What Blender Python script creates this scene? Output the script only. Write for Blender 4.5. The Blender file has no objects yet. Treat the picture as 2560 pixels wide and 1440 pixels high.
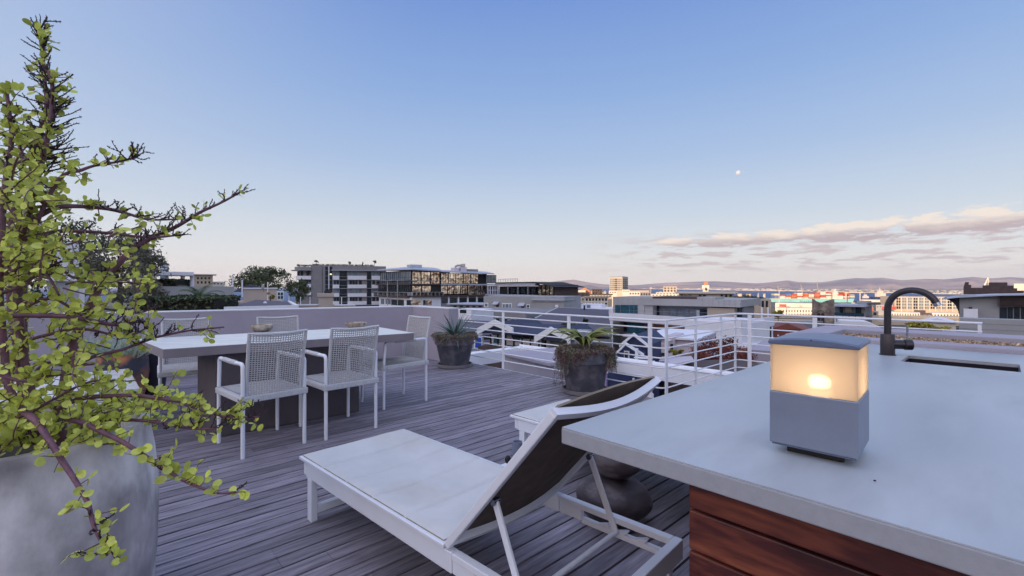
import bpy, math, random
from mathutils import Vector, Matrix, noise
V = Vector
rnd = random.Random(7)
sc = bpy.context.scene
col = sc.collection
F, CX, HY, H = 1150.0, 1280.0, 718.0, 1.25
def G(px, py, z=0.0):
    "ray through a picture point meets the level z"
    Y = F * (H - z) / (py - HY); return V(((px - CX) / F * Y, Y, z))
def A(px, py, Y):
    "point on that ray at distance Y"
    return V(((px - CX) / F * Y, Y, H - (py - HY) / F * Y))
ANG = math.radians(43.1)                      # direction of the deck boards
RD = Matrix.Rotation(ANG, 4, 'Z')
U = V((math.cos(ANG), math.sin(ANG), 0)); W_ = V((-math.sin(ANG), math.cos(ANG), 0))
def UV(p): return (p.dot(U), p.dot(W_))

# ------------------------------------------------------------ objects
WM = {}
def link(name, mesh, parent=None, M=None):
    M = M or Matrix()
    o = bpy.data.objects.new(name, mesh); col.objects.link(o)
    if parent is not None:
        o.parent = parent; o.matrix_parent_inverse = WM[parent.name].inverted()
    o.matrix_basis = M; WM[o.name] = M.copy(); return o
def tag(o, label=None, cat=None, group=None, kind=None):
    if label: o['label'] = label
    if cat: o['category'] = cat
    if group: o['group'] = group
    if kind: o['kind'] = kind
    return o
def thing(name, label, cat, loc=(0, 0, 0), group=None, M=None):
    o = link(name, None, None, M or Matrix.Translation(V(loc))); o.empty_display_size = .2
    return tag(o, label, cat, group)
def copy_tree(o, parent=None):
    c = o.copy(); col.objects.link(c)
    if parent is not None: c.parent = parent
    for ch in list(o.children): copy_tree(ch, c)
    return c

class MB:
    def __init__(s): s.v = []; s.f = []; s.t = []; s.mi = []; s.cur = 0; s.tint = 1.0
    def add(s, vs, fs):
        n = len(s.v); s.v += [tuple(x) for x in vs]
        for f in fs: s.f.append(tuple(n + i for i in f)); s.t.append(s.tint); s.mi.append(s.cur)
        return s
    def hexa(s, p):            # 8 points, bottom 4 then top 4
        return s.add(p, [(0, 3, 2, 1), (4, 5, 6, 7), (0, 1, 5, 4), (1, 2, 6, 5), (2, 3, 7, 6), (3, 0, 4, 7)])
    def box(s, x0, y0, z0, x1, y1, z1):
        x0, x1 = min(x0, x1), max(x0, x1); y0, y1 = min(y0, y1), max(y0, y1); z0, z1 = min(z0, z1), max(z0, z1)
        return s.hexa([(x0, y0, z0), (x1, y0, z0), (x1, y1, z0), (x0, y1, z0), (x0, y0, z1), (x1, y0, z1), (x1, y1, z1), (x0, y1, z1)])
    def obox(s, o, a, b, c):   # origin and three edge vectors
        o, a, b, c = V(o), V(a), V(b), V(c)
        if a.cross(b).dot(c) < 0: a, b = b, a
        return s.hexa([o, o + a, o + a + b, o + b, o + c, o + a + c, o + a + b + c, o + b + c])
    def beam(s, p, q, w, h, up=(0, 0, 1)):   # rectangular bar p->q, w across, h along 'up'
        p, q = V(p), V(q); d = (q - p).normalized(); up = V(up); x = d.cross(up).normalized(); y = x.cross(d)
        return s.obox(p - x * w / 2 - y * h / 2, q - p, x * w, y * h)
    def prism(s, poly, z0, z1):
        n = len(poly); a = sum(poly[i][0] * poly[(i + 1) % n][1] - poly[(i + 1) % n][0] * poly[i][1] for i in range(n))
        if a < 0: poly = poly[::-1]
        vs = [(x[0], x[1], z0) for x in poly] + [(x[0], x[1], z1) for x in poly]
        return s.add(vs, [tuple(range(n))[::-1], tuple(range(n, 2 * n))] + [(i, (i + 1) % n, n + (i + 1) % n, n + i) for i in range(n)])
    def extr(s, pts, d):       # planar polygon pts extruded by vector d
        n = len(pts); d = V(d); pts = [V(p) for p in pts]
        nn = V((0, 0, 0))
        for i in range(n): nn += pts[i].cross(pts[(i + 1) % n])
        if nn.dot(d) < 0: pts = pts[::-1]
        return s.add(pts + [p + d for p in pts], [tuple(range(n))[::-1], tuple(range(n, 2 * n))] + [(i, (i + 1) % n, n + (i + 1) % n, n + i) for i in range(n)])
    def tube(s, pts, r, n=8, cap=True, flat=1.0):
        pts = [V(p) for p in pts]; m = len(pts)
        rs = r if isinstance(r, (list, tuple)) else [r] * m
        T = []
        for i in range(m):
            a = pts[max(i - 1, 0)]; b = pts[min(i + 1, m - 1)]; d = b - a
            T.append(d.normalized() if d.length > 1e-9 else V((0, 0, 1)))
        x = T[0].orthogonal().normalized() if abs(T[0].z) > .95 else T[0].cross(V((0, 0, 1))).normalized()
        vs = []
        for i in range(m):
            x = (x - T[i] * x.dot(T[i]));
            x = x.normalized() if x.length > 1e-6 else T[i].orthogonal().normalized()
            y = T[i].cross(x)
            for k in range(n):
                a = 2 * math.pi * k / n
                vs.append(pts[i] + x * (math.cos(a) * rs[i]) + y * (math.sin(a) * rs[i] * flat))
        fs = [(i * n + k, i * n + (k + 1) % n, (i + 1) * n + (k + 1) % n, (i + 1) * n + k) for i in range(m - 1) for k in range(n)]
        if cap: fs += [tuple(range(n))[::-1], tuple((m - 1) * n + k for k in range(n))]
        return s.add(vs, fs)
    def lathe(s, c, prof, n=32, wob=0.0, seed=0):
        c = V(c); vs = []
        for j, (r, z) in enumerate(prof):
            for k in range(n):
                a = 2 * math.pi * k / n; q = r * (1 + wob * noise.noise(V((math.cos(a) * 1.5 + seed, math.sin(a) * 1.5, z * 3))))
                vs.append((c.x + q * math.cos(a), c.y + q * math.sin(a), c.z + z))
        m = len(prof)
        fs = [(j * n + k, j * n + (k + 1) % n, (j + 1) * n + (k + 1) % n, (j + 1) * n + k) for j in range(m - 1) for k in range(n)]
        fs += [tuple(range(n))[::-1], tuple((m - 1) * n + k for k in range(n))]
        return s.add(vs, fs)
    def blob(s, c, rad, n=10, m=7, amp=.12, seed=0, fr=1.3):
        c = V(c); vs = []
        for j in range(1, m):
            t = math.pi * j / m
            for k in range(n):
                a = 2 * math.pi * k / n; d = V((math.sin(t) * math.cos(a), math.sin(t) * math.sin(a), -math.cos(t)))
                q = 1 + amp * noise.noise(d * fr + V((seed * 3.1, seed * 1.7, seed)))
                vs.append(c + V((d.x * rad[0], d.y * rad[1], d.z * rad[2])) * q)
        b = len(vs); vs += [c - V((0, 0, rad[2])), c + V((0, 0, rad[2]))]
        fs = [(j * n + k, j * n + (k + 1) % n, (j + 1) * n + (k + 1) % n, (j + 1) * n + k) for j in range(m - 2) for k in range(n)]
        fs += [(b, (k + 1) % n, k) for k in range(n)] + [(b + 1, (m - 2) * n + k, (m - 2) * n + (k + 1) % n) for k in range(n)]
        return s.add(vs, fs)
    def build(s, name, mats, parent=None, M=None, smooth=False, bevel=0, angle=40):
        me = bpy.data.meshes.new(name); me.from_pydata(s.v, [], s.f)
        mats = mats if isinstance(mats, (list, tuple)) else [mats]
        for m in mats: me.materials.append(m)
        if len(mats) > 1: me.polygons.foreach_set('material_index', s.mi)
        if len(set(s.t)) > 1:
            at = me.attributes.new('tint', 'FLOAT', 'FACE'); at.data.foreach_set('value', s.t)
        if smooth:
            me.polygons.foreach_set('use_smooth', [True] * len(me.polygons))
            if smooth != 'all': me.set_sharp_from_angle(angle=math.radians(angle))
        me.update()
        o = link(name, me, parent, M)
        if bevel:
            b = o.modifiers.new('bevel', 'BEVEL'); b.width = bevel; b.segments = 2; b.limit_method = 'ANGLE'; b.angle_limit = math.radians(50)
        return o

# ------------------------------------------------------------ materials
def nt(name):
    m = bpy.data.materials.new(name); m.use_nodes = True
    n = m.node_tree.nodes; l = m.node_tree.links; return m, n, l, n['Principled BSDF']
def mat(name, c, rough=.6, var=.12, scale=6, stretch=(1, 1, 1), bump=0, bscale=60, metal=0, spec=.5, c2=None, v2=.5, s2=2, tint=False, trans=0, detail=6, coord='Object'):
    m, n, l, b = nt(name)
    tc = n.new('ShaderNodeTexCoord'); mp = n.new('ShaderNodeMapping'); mp.inputs['Scale'].default_value = stretch
    l.new(tc.outputs[coord], mp.inputs['Vector'])
    nz = n.new('ShaderNodeTexNoise'); nz.inputs['Scale'].default_value = scale; nz.inputs['Detail'].default_value = detail; nz.inputs['Roughness'].default_value = .6
    l.new(mp.outputs[0], nz.inputs['Vector'])
    mr = n.new('ShaderNodeMapRange'); mr.inputs['From Min'].default_value = .3; mr.inputs['From Max'].default_value = .7
    mr.inputs['To Min'].default_value = 1 - var; mr.inputs['To Max'].default_value = 1 + var
    l.new(nz.outputs['Fac'], mr.inputs['Value'])
    base = None
    if c2:
        n2 = n.new('ShaderNodeTexNoise'); n2.inputs['Scale'].default_value = s2; n2.inputs['Detail'].default_value = 5
        l.new(mp.outputs[0], n2.inputs['Vector'])
        r = n.new('ShaderNodeMapRange'); r.inputs['From Min'].default_value = v2 - .07; r.inputs['From Max'].default_value = v2 + .07
        l.new(n2.outputs['Fac'], r.inputs['Value'])
        mx = n.new('ShaderNodeMix'); mx.data_type = 'RGBA'; mx.inputs['A'].default_value = (*c, 1); mx.inputs['B'].default_value = (*c2, 1)
        l.new(r.outputs[0], mx.inputs['Factor']); base = mx.outputs['Result']
    vm = n.new('ShaderNodeVectorMath'); vm.operation = 'SCALE'
    if base: l.new(base, vm.inputs[0])
    else: vm.inputs[0].default_value = c
    fac = mr.outputs[0]
    if tint:
        at = n.new('ShaderNodeAttribute'); at.attribute_name = 'tint'
        mu = n.new('ShaderNodeMath'); mu.operation = 'MULTIPLY'; l.new(fac, mu.inputs[0]); l.new(at.outputs['Fac'], mu.inputs[1]); fac = mu.outputs[0]
    l.new(fac, vm.inputs['Scale']); l.new(vm.outputs[0], b.inputs['Base Color'])
    b.inputs['Roughness'].default_value = rough; b.inputs['Metallic'].default_value = metal
    b.inputs['Specular IOR Level'].default_value = spec
    if bump:
        bz = n.new('ShaderNodeTexNoise'); bz.inputs['Scale'].default_value = bscale; bz.inputs['Detail'].default_value = 4
        l.new(mp.outputs[0], bz.inputs['Vector'])
        bp = n.new('ShaderNodeBump'); bp.inputs['Strength'].default_value = bump; bp.inputs['Distance'].default_value = .01
        l.new(bz.outputs['Fac'], bp.inputs['Height']); l.new(bp.outputs[0], b.inputs['Normal'])
    if trans:
        tr = n.new('ShaderNodeBsdfTranslucent'); l.new(vm.outputs[0], tr.inputs['Color'])
        ms = n.new('ShaderNodeMixShader'); ms.inputs[0].default_value = trans
        l.new(b.outputs[0], ms.inputs[1]); l.new(tr.outputs[0], ms.inputs[2]); l.new(ms.outputs[0], n['Material Output'].inputs['Surface'])
    return m
def glow(name, c, st):
    m, n, l, b = nt(name); b.inputs['Emission Color'].default_value = (*c, 1); b.inputs['Emission Strength'].default_value = st
    b.inputs['Base Color'].default_value = (*[x * .5 for x in c], 1); return m
M = {}
M['deck'] = mat('weathered_deck_wood', (.212, .190, .226), .7, .50, 3.0, (1.2, 14, 6), bump=.25, bscale=9, tint=True, detail=8)
M['under'] = mat('dark_substructure', (.007, .007, .008), .9)
M['plaster'] = mat('mauve_plaster', (.375, .345, .41), .85, .08, 1.5, bump=.15, bscale=90)
M['white_plaster'] = mat('white_plaster', (.70, .69, .72), .8, .05, 1.2, bump=.08, bscale=60)
M['white_paint'] = mat('white_powder_coat', (.80, .81, .87), .4, .04, 4)
M['white_paint2'] = mat('white_metal_paint', (.80, .81, .86), .4, .04, 4)
M['cord'] = mat('pale_woven_cord', (.52, .50, .50), .75, .15, 60, bump=.4, bscale=220)
M['cordwrap'] = mat('wrapped_white_cord', (.60, .60, .62), .7, .12, 90, bump=.6, bscale=260)
M['table_side'] = mat('grey_concrete', (.225, .195, .215), .75, .12, 3, bump=.12, bscale=50)
M['table_top'] = mat('pale_smooth_concrete', (.68, .685, .69), .26, .12, 2.6, (1, 4, 1), bump=.04, bscale=30)
M['plinth'] = mat('dark_brown_concrete', (.10, .082, .092), .75, .2, 3, bump=.1)
M['counter'] = mat('pale_cement_counter', (.45, .48, .515), .40, .13, 2.6, (1, 3.6, 1), c2=(.375, .405, .44), v2=.5, s2=1.3, bump=.03, bscale=25, detail=8)
M['counter_edge'] = mat('sanded_cement_edge', (.36, .365, .40), .75, .06, 60, bump=.05, bscale=200)
M['sink'] = mat('dark_sink_composite', (.012, .010, .022), .35, .1)
M['tap'] = mat('dark_bronze_tap', (.055, .048, .055), .32, .1, metal=.6)
M['chrome'] = mat('brushed_steel', (.42, .44, .5), .25, .05, metal=1)
M['lamp_body'] = mat('grey_powder_metal', (.25, .285, .37), .45, .05, 20, metal=.35, bump=.03, bscale=400)
M['lamp_cap'] = mat('blue_grey_metal_cap', (.15, .19, .29), .40, .06, 20, metal=.3)
M['black'] = mat('black_rubber', (.012, .012, .014), .6, .1)
M['fabric'] = mat('off_white_sling_fabric', (.63, .62, .61), .8, .07, 5, c2=(.57, .55, .52), v2=.60, s2=2.6, bump=.15, bscale=300)
M['fabric_edge'] = mat('grubby_tan_piping', (.28, .225, .17), .85, .3, 8)
M['fabric_back'] = mat('brown_mesh_fabric', (.115, .083, .066), .85, .25, 14, bump=.3, bscale=500)
M['pebble'] = mat('dark_smooth_stone', (.060, .045, .050), .6, .45, 9, (1, 1, 2.2), c2=(.15, .12, .13), v2=.56, s2=5, bump=.08)
M['pot'] = mat('slate_grey_glaze', (.075, .077, .10), .55, .32, 7, c2=(.155, .145, .165), v2=.56, s2=6, bump=.1)
M['saucer'] = mat('stone_grey_saucer', (.20, .185, .20), .7, .15, 8)
M['soil'] = mat('dark_soil', (.035, .026, .022), .95, .4, 30, bump=.6)
M['bigpot'] = mat('cast_concrete_pot', (.63, .59, .575), .6, .42, 7, (1, 1, .6), c2=(.36, .325, .33), v2=.54, s2=4.2, bump=.15, bscale=25, detail=9)
M['leaf'] = mat('yellow_green_succulent_leaf', (.60, .65, .125), .42, .25, 25, trans=.28, tint=True)
M['stem'] = mat('purple_brown_bark', (.15, .062, .092), .55, .35, 18, bump=.4, bscale=60)
M['twig'] = mat('dry_dark_twig', (.040, .016, .026), .7, .3, 30)
M['agave'] = mat('blue_green_agave_leaf', (.13, .19, .175), .5, .25, 14)
M['aloe'] = mat('olive_aloe_leaf', (.17, .19, .042), .5, .3, 9, c2=(.22, .11, .06), v2=.64, s2=6)
M['trail'] = mat('brown_green_trailing_leaf', (.175, .175, .105), .6, .5, 12, c2=(.16, .10, .085), v2=.52, s2=9)
M['finger'] = mat('pale_grey_green_leaf', (.34, .42, .34), .5, .25, 14)
M['orange_pot'] = mat('terracotta_with_slate_glaze', (.055, .06, .085), .45, .3, 6, c2=(.58, .22, .10), v2=.50, s2=3.2)
M['dark_pot'] = mat('ink_blue_glaze', (.025, .025, .042), .4, .3, 6)
M['bowl'] = mat('mottled_wood_bowl', (.26, .20, .15), .6, .35, 18, c2=(.40, .34, .28), v2=.52, s2=9, bump=.3)
M['cabinet'] = None
M['gravel'] = mat('brown_gravel', (.36, .235, .14), .8, .4, 28, tint=True, c2=(.50, .39, .27), v2=.55, s2=14)
M['glass_frost'] = None

def wood_plank_mat():
    m, n, l, b = nt('red_brown_hardwood')
    tc = n.new('ShaderNodeTexCoord'); mp = n.new('ShaderNodeMapping'); mp.inputs['Scale'].default_value = (1.0, 1.0, 5.5); mp.inputs['Rotation'].default_value = (0, .12, 0)
    l.new(tc.outputs['Object'], mp.inputs[0])
    at = n.new('ShaderNodeAttribute'); at.attribute_name = 'tint'
    ad = n.new('ShaderNodeVectorMath'); ad.operation = 'ADD'; l.new(mp.outputs[0], ad.inputs[0])
    cm = n.new('ShaderNodeCombineXYZ'); ml = n.new('ShaderNodeMath'); ml.operation = 'MULTIPLY'; ml.inputs[1].default_value = 13.7
    l.new(at.outputs['Fac'], ml.inputs[0]); l.new(ml.outputs[0], cm.inputs[1]); l.new(cm.outputs[0], ad.inputs[1])
    nz = n.new('ShaderNodeTexNoise'); nz.inputs['Scale'].default_value = 1.7; nz.inputs['Detail'].default_value = 3; nz.inputs['Distortion'].default_value = 1.5
    l.new(ad.outputs[0], nz.inputs[0])
    n2 = n.new('ShaderNodeTexNoise'); n2.inputs['Scale'].default_value = 14; n2.inputs['Detail'].default_value = 8; l.new(ad.outputs[0], n2.inputs[0])
    mx = n.new('ShaderNodeMath'); mx.operation = 'MULTIPLY_ADD'; mx.inputs[1].default_value = .35; l.new(n2.outputs['Fac'], mx.inputs[0]); l.new(nz.outputs['Fac'], mx.inputs[2])
    cr = n.new('ShaderNodeValToRGB'); e = cr.color_ramp.elements
    e[0].position = .52; e[0].color = (.035, .006, .006, 1); e[1].position = 1.0; e[1].color = (.32, .12, .05, 1)
    x = e.new(.68); x.color = (.07, .013, .011, 1); x = e.new(.84); x.color = (.20, .05, .024, 1)
    l.new(mx.outputs[0], cr.inputs[0]); l.new(cr.outputs[0], b.inputs['Base Color'])
    b.inputs['Roughness'].default_value = .5
    bp = n.new('ShaderNodeBump'); bp.inputs['Strength'].default_value = .15; bp.inputs['Distance'].default_value = .01; l.new(n2.outputs['Fac'], bp.inputs['Height']); l.new(bp.outputs[0], b.inputs['Normal'])
    return m
M['cabinet'] = wood_plank_mat()
def frost():
    m, n, l, b = nt('frosted_lamp_glass')
    b.inputs['Base Color'].default_value = (.95, .80, .62, 1); b.inputs['Roughness'].default_value = .35
    tr = n.new('ShaderNodeBsdfTranslucent'); tr.inputs['Color'].default_value = (1, .90, .77, 1)
    rf = n.new('ShaderNodeBsdfRefraction'); rf.inputs['Roughness'].default_value = .62; rf.inputs['IOR'].default_value = 1.08; rf.inputs['Color'].default_value = (1, .88, .70, 1)
    m2 = n.new('ShaderNodeMixShader'); m2.inputs[0].default_value = .35; l.new(tr.outputs[0], m2.inputs[1]); l.new(rf.outputs[0], m2.inputs[2])
    ms = n.new('ShaderNodeMixShader'); ms.inputs[0].default_value = .85
    l.new(b.outputs[0], ms.inputs[1]); l.new(m2.outputs[0], ms.inputs[2]); l.new(ms.outputs[0], n['Material Output'].inputs['Surface'])
    return m
M['glass_frost'] = frost()
# ============================================================ TERRACE
K = G(1032, 765, .905); L_ = G(320, 780.5, .905)
wd = (L_ - K).normalized()                     # direction of the long parapet
C1 = G(1660, 804, .875); C2 = G(1858, 784.5, .875); D_ = G(2443, 808, .875)
# deck boards: local x along the boards, local y across
def deck():
    mb = MB(); pitch = .1; k0, k1 = -36, 92
    uK, vK = UV(K); s = wd.copy(); su, sv = UV(s)
    for k in range(k0, k1):
        y0 = k * pitch; y1 = y0 + .0878; ym = y0 + .05
        umax = 4.7 if ym > 2.55 else 6.83
        if ym > vK - .02: umax = uK + (ym - vK + .02) / sv * su
        umin = -3.2
        if umax <= umin: continue
        x = umin - rnd.random() * 1.5
        while x < umax:
            e = min(x + rnd.uniform(1.6, 3.4), umax)
            if umax - e < .5: e = umax
            mb.tint = rnd.choice([.78, .9, .97, 1.0, 1.05, 1.12, 1.22]) * rnd.uniform(.94, 1.06)
            dz = rnd.uniform(-.0012, .0012)
            mb.box(x, y0, -.022 + dz, e - .002, y1, dz)
            x = e
    o = mb.build('deck', M['deck'], None, RD, bevel=0); tag(o, kind='structure')
    # a few screw dots would vanish at this size: left to the material
    mb = MB(); mb.box(-6, -3.6, -.30, 4.66, 8.9, -.045); mb.box(4.66, -3.6, -.30, 6.80, 2.50, -.046)
    tag(mb.build('deck_base', M['under'], None, RD), kind='structure')
    mb = MB(); mb.box(-6, -3.6, -11, 4.55, 8.8, -.31); mb.box(4.55, -3.6, -11, 6.7, 2.4, -.311)
    tag(mb.build('terrace_building', M['plaster'], None, RD), 'plastered building under the decked roof terrace', 'building')
    mb = MB(); mb.box(4.702, 2.56, -.10, 4.725, 7.2, -.004); mb.box(4.702, 2.535, -.10, 6.85, 2.558, -.004)
    tag(mb.build('deck_edge_trim', M['white_paint2'], None, RD), kind='structure')
deck()

# parapet
def parapet():
    wn = V((-wd.y, wd.x, 0));  wn = wn if wn.dot(K) > 0 else -wn    # outward
    far = K + wd * 7.5
    r = thing('parapet_wall', 'mauve plastered parapet wall behind the dining table, topped by a pale coping', 'wall', (K.x, K.y, 0))
    e = K - W_ * 1.13                          # end of the short return
    T = .20
    kout = K + wn * T + U * (T + .05)
    P = lambda p: (p.x, p.y)
    # mitred outline (inner face through K)
    mb = MB(); mb.prism([P(far), P(K), P(e), P(e + U * .2), P(K + U * .2 + wn * .2), P(far + wn * T)], -.3, .885)
    mb.build('wall', M['plaster'], r, bevel=.004)
    g = .003
    mb = MB(); mb.prism([P(far - wn * g), P(K - wn * g - U * g), P(e - U * g - W_ * g), P(e + U * .203 - W_ * g), P(K + U * .203 + wn * .203), P(far + wn * (T + g))], .885, .905)
    mb.build('coping', M['white_plaster'], r, bevel=.006)
parapet()

# railing
def railing():
    r = thing('railing', 'white metal railing of horizontal rods along the deck edge', 'railing', (C1.x, C1.y, 0))
    A0 = K - W_ * 1.13 + U * .26; A0.z = .875
    c1 = V((C1.x, C1.y, .875)); u1, v1 = 4.76, UV(C1)[1]
    A0 = U * 4.76 + W_ * (UV(K)[1] - 1.10)
    B0 = U * 4.76 + W_ * 2.60; B1 = U * 6.83 + W_ * 2.60; B2 = U * 6.83 + W_ * .15
    def path(z):
        pts = [A0]
        def corner(c, a, b, rr=.10):
            for k in range(6):
                t = k / 5
                p = (c + (a - c).normalized() * rr) * (1 - t) ** 2 + c * 2 * t * (1 - t) + (c + (b - c).normalized() * rr) * t * t
                pts.append(p)
        corner(B0, A0, B1); corner(B1, B0, B2); pts.append(B2)
        return [V((p.x, p.y, z)) for p in pts]
    for i, z in enumerate([.875, .785, .672, .562, .45, .34, .222, .112]):
        pts = path(z)
        if i >= 2: pts = pts[:-1] + [pts[-2] + (pts[-1] - pts[-2]) * .55] if i > 1 else pts
        mb = MB(); mb.tube(pts, .0125 if i == 0 else .0085, 8); mb.build('handrail' if i == 0 else 'rail', M['white_paint2'], r, smooth=True)
    def post(p, dirv, w=.05):
        n = V((-dirv.y, dirv.x, 0)); o = V((p.x, p.y, -.05)) - dirv * w / 2 - n * .006
        mb = MB(); mb.obox(o, dirv * w, n * .012, V((0, 0, .912))); mb.build('post', M['white_paint2'], r)
    for px in (1258, 1422):
        t = (px - CX) / F; s = (A0.x - t * A0.y) / (W_.x - t * W_.y); post(A0 - W_ * s, W_)
    post(B0 + W_ * .17, W_); post(B0 + U * .06 , U, .055)
    for px in (1739, 1802):
        t = (px - CX) / F; s = (B0.x - t * B0.y) / (t * U.y - U.x); post(B0 + U * s, U)
    post(B1 - U * .06, U, .055); post(B1 - W_ * .17, W_)
    for px in (2037,): 
        t = (px - CX) / F; s = (B1.x - t * B1.y) / (W_.x - t * W_.y); post(B1 - W_ * s, W_)
    post(B2 + W_ * .02, W_, .03)
railing()

# neighbour's white roof frame below the railing (a long white beam ring)
def roof_frame():
    zt = -.60; d = H - zt
    c = G(1299, 870, zt); u0, v0 = UV(c)
    r = thing('roof_edge_frame', 'white steel frame of beams and gutter just below the railing', 'roof frame', c)
    mb = MB()
    mb.box(u0, v0 + .35, zt - .02, u0 + .35, v0 - 14, zt); mb.box(u0, v0, zt - .30, u0 + .05, v0 - 14, zt - .021)
    mb.build('long_beam', M['white_paint2'], r, RD)
    mb = MB(); mb.tube([V((u0 + .02, v0 - .1, zt + .03)), V((u0 + .02, v0 - 14, zt + .03))], .035, 8)
    mb.tube([V((u0 + .3, v0 + .3, zt + .03)), V((u0 + .3, v0 - 14, zt + .03))], .035, 8); mb.build('gutter_pipe', M['white_paint2'], r, RD, smooth=True)
    mb = MB(); mb.box(u0 - 8, v0, zt - .02, u0 - .002, v0 + .35, zt); mb.box(u0 - 8, v0, zt - .34, u0 - .002, v0 + .05, zt - .021)
    mb.build('side_beam', M['white_paint2'], r, RD)
    mb = MB(); mb.box(u0 - 8.0, v0 - .25, zt - .42, u0 - 2.0, v0 - .01, zt - .36); mb.build('ledge', M['white_paint2'], r, RD)
roof_frame()

# ------------------------------------------------------------ dining table
def table():
    z = .775
    q = [G(407, 873, z), G(1035, 832, z), G(940, 816.5, z), G(342, 847.5, z)]
    r = thing('dining_table', 'long concrete slab dining table on a dark block base', 'table', ((q[0].x + q[2].x) / 2, (q[0].y + q[2].y) / 2, 0))
    P = [(p.x, p.y) for p in q]
    c = V((sum(p.x for p in q) / 4, sum(p.y for p in q) / 4, 0))
    mb = MB(); mb.prism(P, z - .074, z - .003); mb.build('slab_edge', M['table_side'], r, bevel=.003)
    I = [((p.x - c.x) * .9985 + c.x, (p.y - c.y) * .9985 + c.y) for p in q]
    mb = MB(); mb.prism(I, z - .0029, z); mb.build('table_top', M['table_top'], r)
    b0 = G(538, 1096, 0); b1 = G(898, 1030, 0); d = (b1 - b0).normalized(); n = V((-d.y, d.x, 0))
    e = (q[3] - q[0]).normalized(); e.z = 0
    mb = MB(); mb.prism([(b0.x, b0.y), (b1.x, b1.y), ((b1 + e * .52).x, (b1 + e * .52).y), ((b0 + e * .52).x, (b0 + e * .52).y)], 0.006, z - .0745)
    mb.build('plinth', M['plinth'], r, bevel=.004)
table()
def bowl(px, py, rad, h, label, seed):
    c = G(px, py, .775)
    mb = MB()
    prof = [(rad * .62, .0), (rad * .86, h * .28), (rad * .99, h * .62), (rad, h * .9), (rad * .94, h), (rad * .80, h * .82), (rad * .6, h * .55), (rad * .2, h * .42)]
    mb.lathe(c, prof, 28, wob=.16, seed=seed)
    o = mb.build('bowl', M['bowl'], None, smooth=True, angle=60); tag(o, label, 'bowl', 'bowls on the dining table')
bowl(655, 829, .115, .075, 'round mottled wooden bowl nearer the planted left end of the table', 3)
bowl(890, 819, .128, .062, 'wide shallow brown bowl nearer the right end of the table', 9)

# ------------------------------------------------------------ dining chair
def make_chair():
    r = thing('dining_chair', 'x', 'chair', group='woven dining chairs round the table')
    wh, cw, cd = M['white_paint'], M['cordwrap'], M['cord']
    X, YF, YR = .225, .26, -.26
    for sx in (-1, 1):
        for y in (YF, YR):
            mb = MB(); mb.tube([(sx * X, y, 0), (sx * X, y, .40)], .0145, 12); mb.build('leg', wh, r, smooth=True)
        # arm loop: front post, arm, rear post
        pts = [V((sx * X, YF, .452)), V((sx * X, YF - .015, .64))]
        for k in range(5):
            a = k / 4 * math.pi / 2; pts.append(V((sx * X, YF - .045 + .03 * math.cos(a), .655 + .03 * math.sin(a))))
        pts.append(V((sx * X, 0, .682)))
        for k in range(5):
            a = math.pi / 2 + k / 4 * math.pi / 2; pts.append(V((sx * X, YR + .03 + .03 * math.cos(a), .655 + .03 * math.sin(a))))
        pts.append(V((sx * X, YR, .452)))
        mb = MB(); mb.tube(pts, .0145, 10, flat=1.0); mb.build('arm', wh, r, smooth=True)
        mb = MB(); mb.tube([(sx * X, .13, .685), (sx * X, 0, .683), (sx * X, -.12, .684)], .0185, 10); mb.build('arm_wrap', cw, r, smooth=True)
    mb = MB()
    for sx in (-1, 1): mb.box(sx * X - .022, YR + .024, .402, sx * X + .022, YF - .024, .446)
    for y in (YF, YR): mb.box(-X - .022, y - .022, .40, X + .022, y + .022, .448)
    mb.build('seat_frame', cw, r, bevel=.008)
    mb = MB(); n = 26; m = 24
    for i in range(n):
        x = -X + .03 + (2 * X - .06) * i / (n - 1); dz = .0018 if i % 2 else -.0018
        mb.tube([(x, YR + .02, .444), (x, 0, .436 + dz), (x, YF - .02, .444)], .0042, 4, cap=False)
    for j in range(m):
        y = YR + .03 + (YF - YR - .06) * j / (m - 1)
        mb.tube([(-X + .02, y, .447), (0, y, .439), (X - .02, y, .447)], .0042, 4, cap=False)
    mb.build('seat', cd, r)
    # back
    def bp(x, t, off=0):       # t 0 bottom..1 top ; gentle hollow in the middle
        hw = .195 + .012 * t
        y = -.245 - .085 * t ** 1.25 + off
        z = .425 + .475 * t
        return V((x * hw, y - .022 * (1 - x * x), z + .012 * (x * x) * t))
    mb = MB()
    pts = [bp(-1, k / 8) for k in range(9)] ; pts2 = [bp(1, 1 - k / 8) for k in range(9)]
    top = [bp(-1 + 2 * k / 8, 1) for k in range(1, 8)]
    mb.tube(pts + top + pts2, .0125, 10); mb.tube([bp(-1 + 2 * k / 8, .01) for k in range(9)], .0125, 10)
    mb.build('back_frame', cw, r, smooth=True)
    mb = MB()
    for i in range(22):
        x = -.95 + 1.9 * i / 21
        mb.tube([bp(x, k / 7, (.002 if (i + k) % 2 else -.002)) for k in range(8)], .0036, 4, cap=False)
    for j in range(29):
        t = .03 + .93 * j / 28
        mb.tube([bp(-1 + 2 * k / 10, t, (.002 if (j + k) % 2 else -.002)) for k in range(11)], .0036, 4, cap=False)
    mb.build('back_weave', cd, r)
    return r
chair = make_chair()
spots = [((-2.01, 3.693), (-.39, .34), 'white woven armchair nearest the concrete planter, its back to the camera'),
         ((-1.555, 4.11), (-.38, .367), 'white woven armchair on the near side of the table, beside the block base right end'),
         ((-1.289, 5.04), (-.336, -.347), 'white woven armchair drawn up to the right end of the table, by the agave pot'),
         ((-3.29, 4.67), (.61, -.79), 'white woven armchair at the far side of the table, half behind its left corner'),
         ((-2.47, 4.98), (.60, -.80), 'white woven armchair behind the table with only its back top showing, by the round bowl')]
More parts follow.
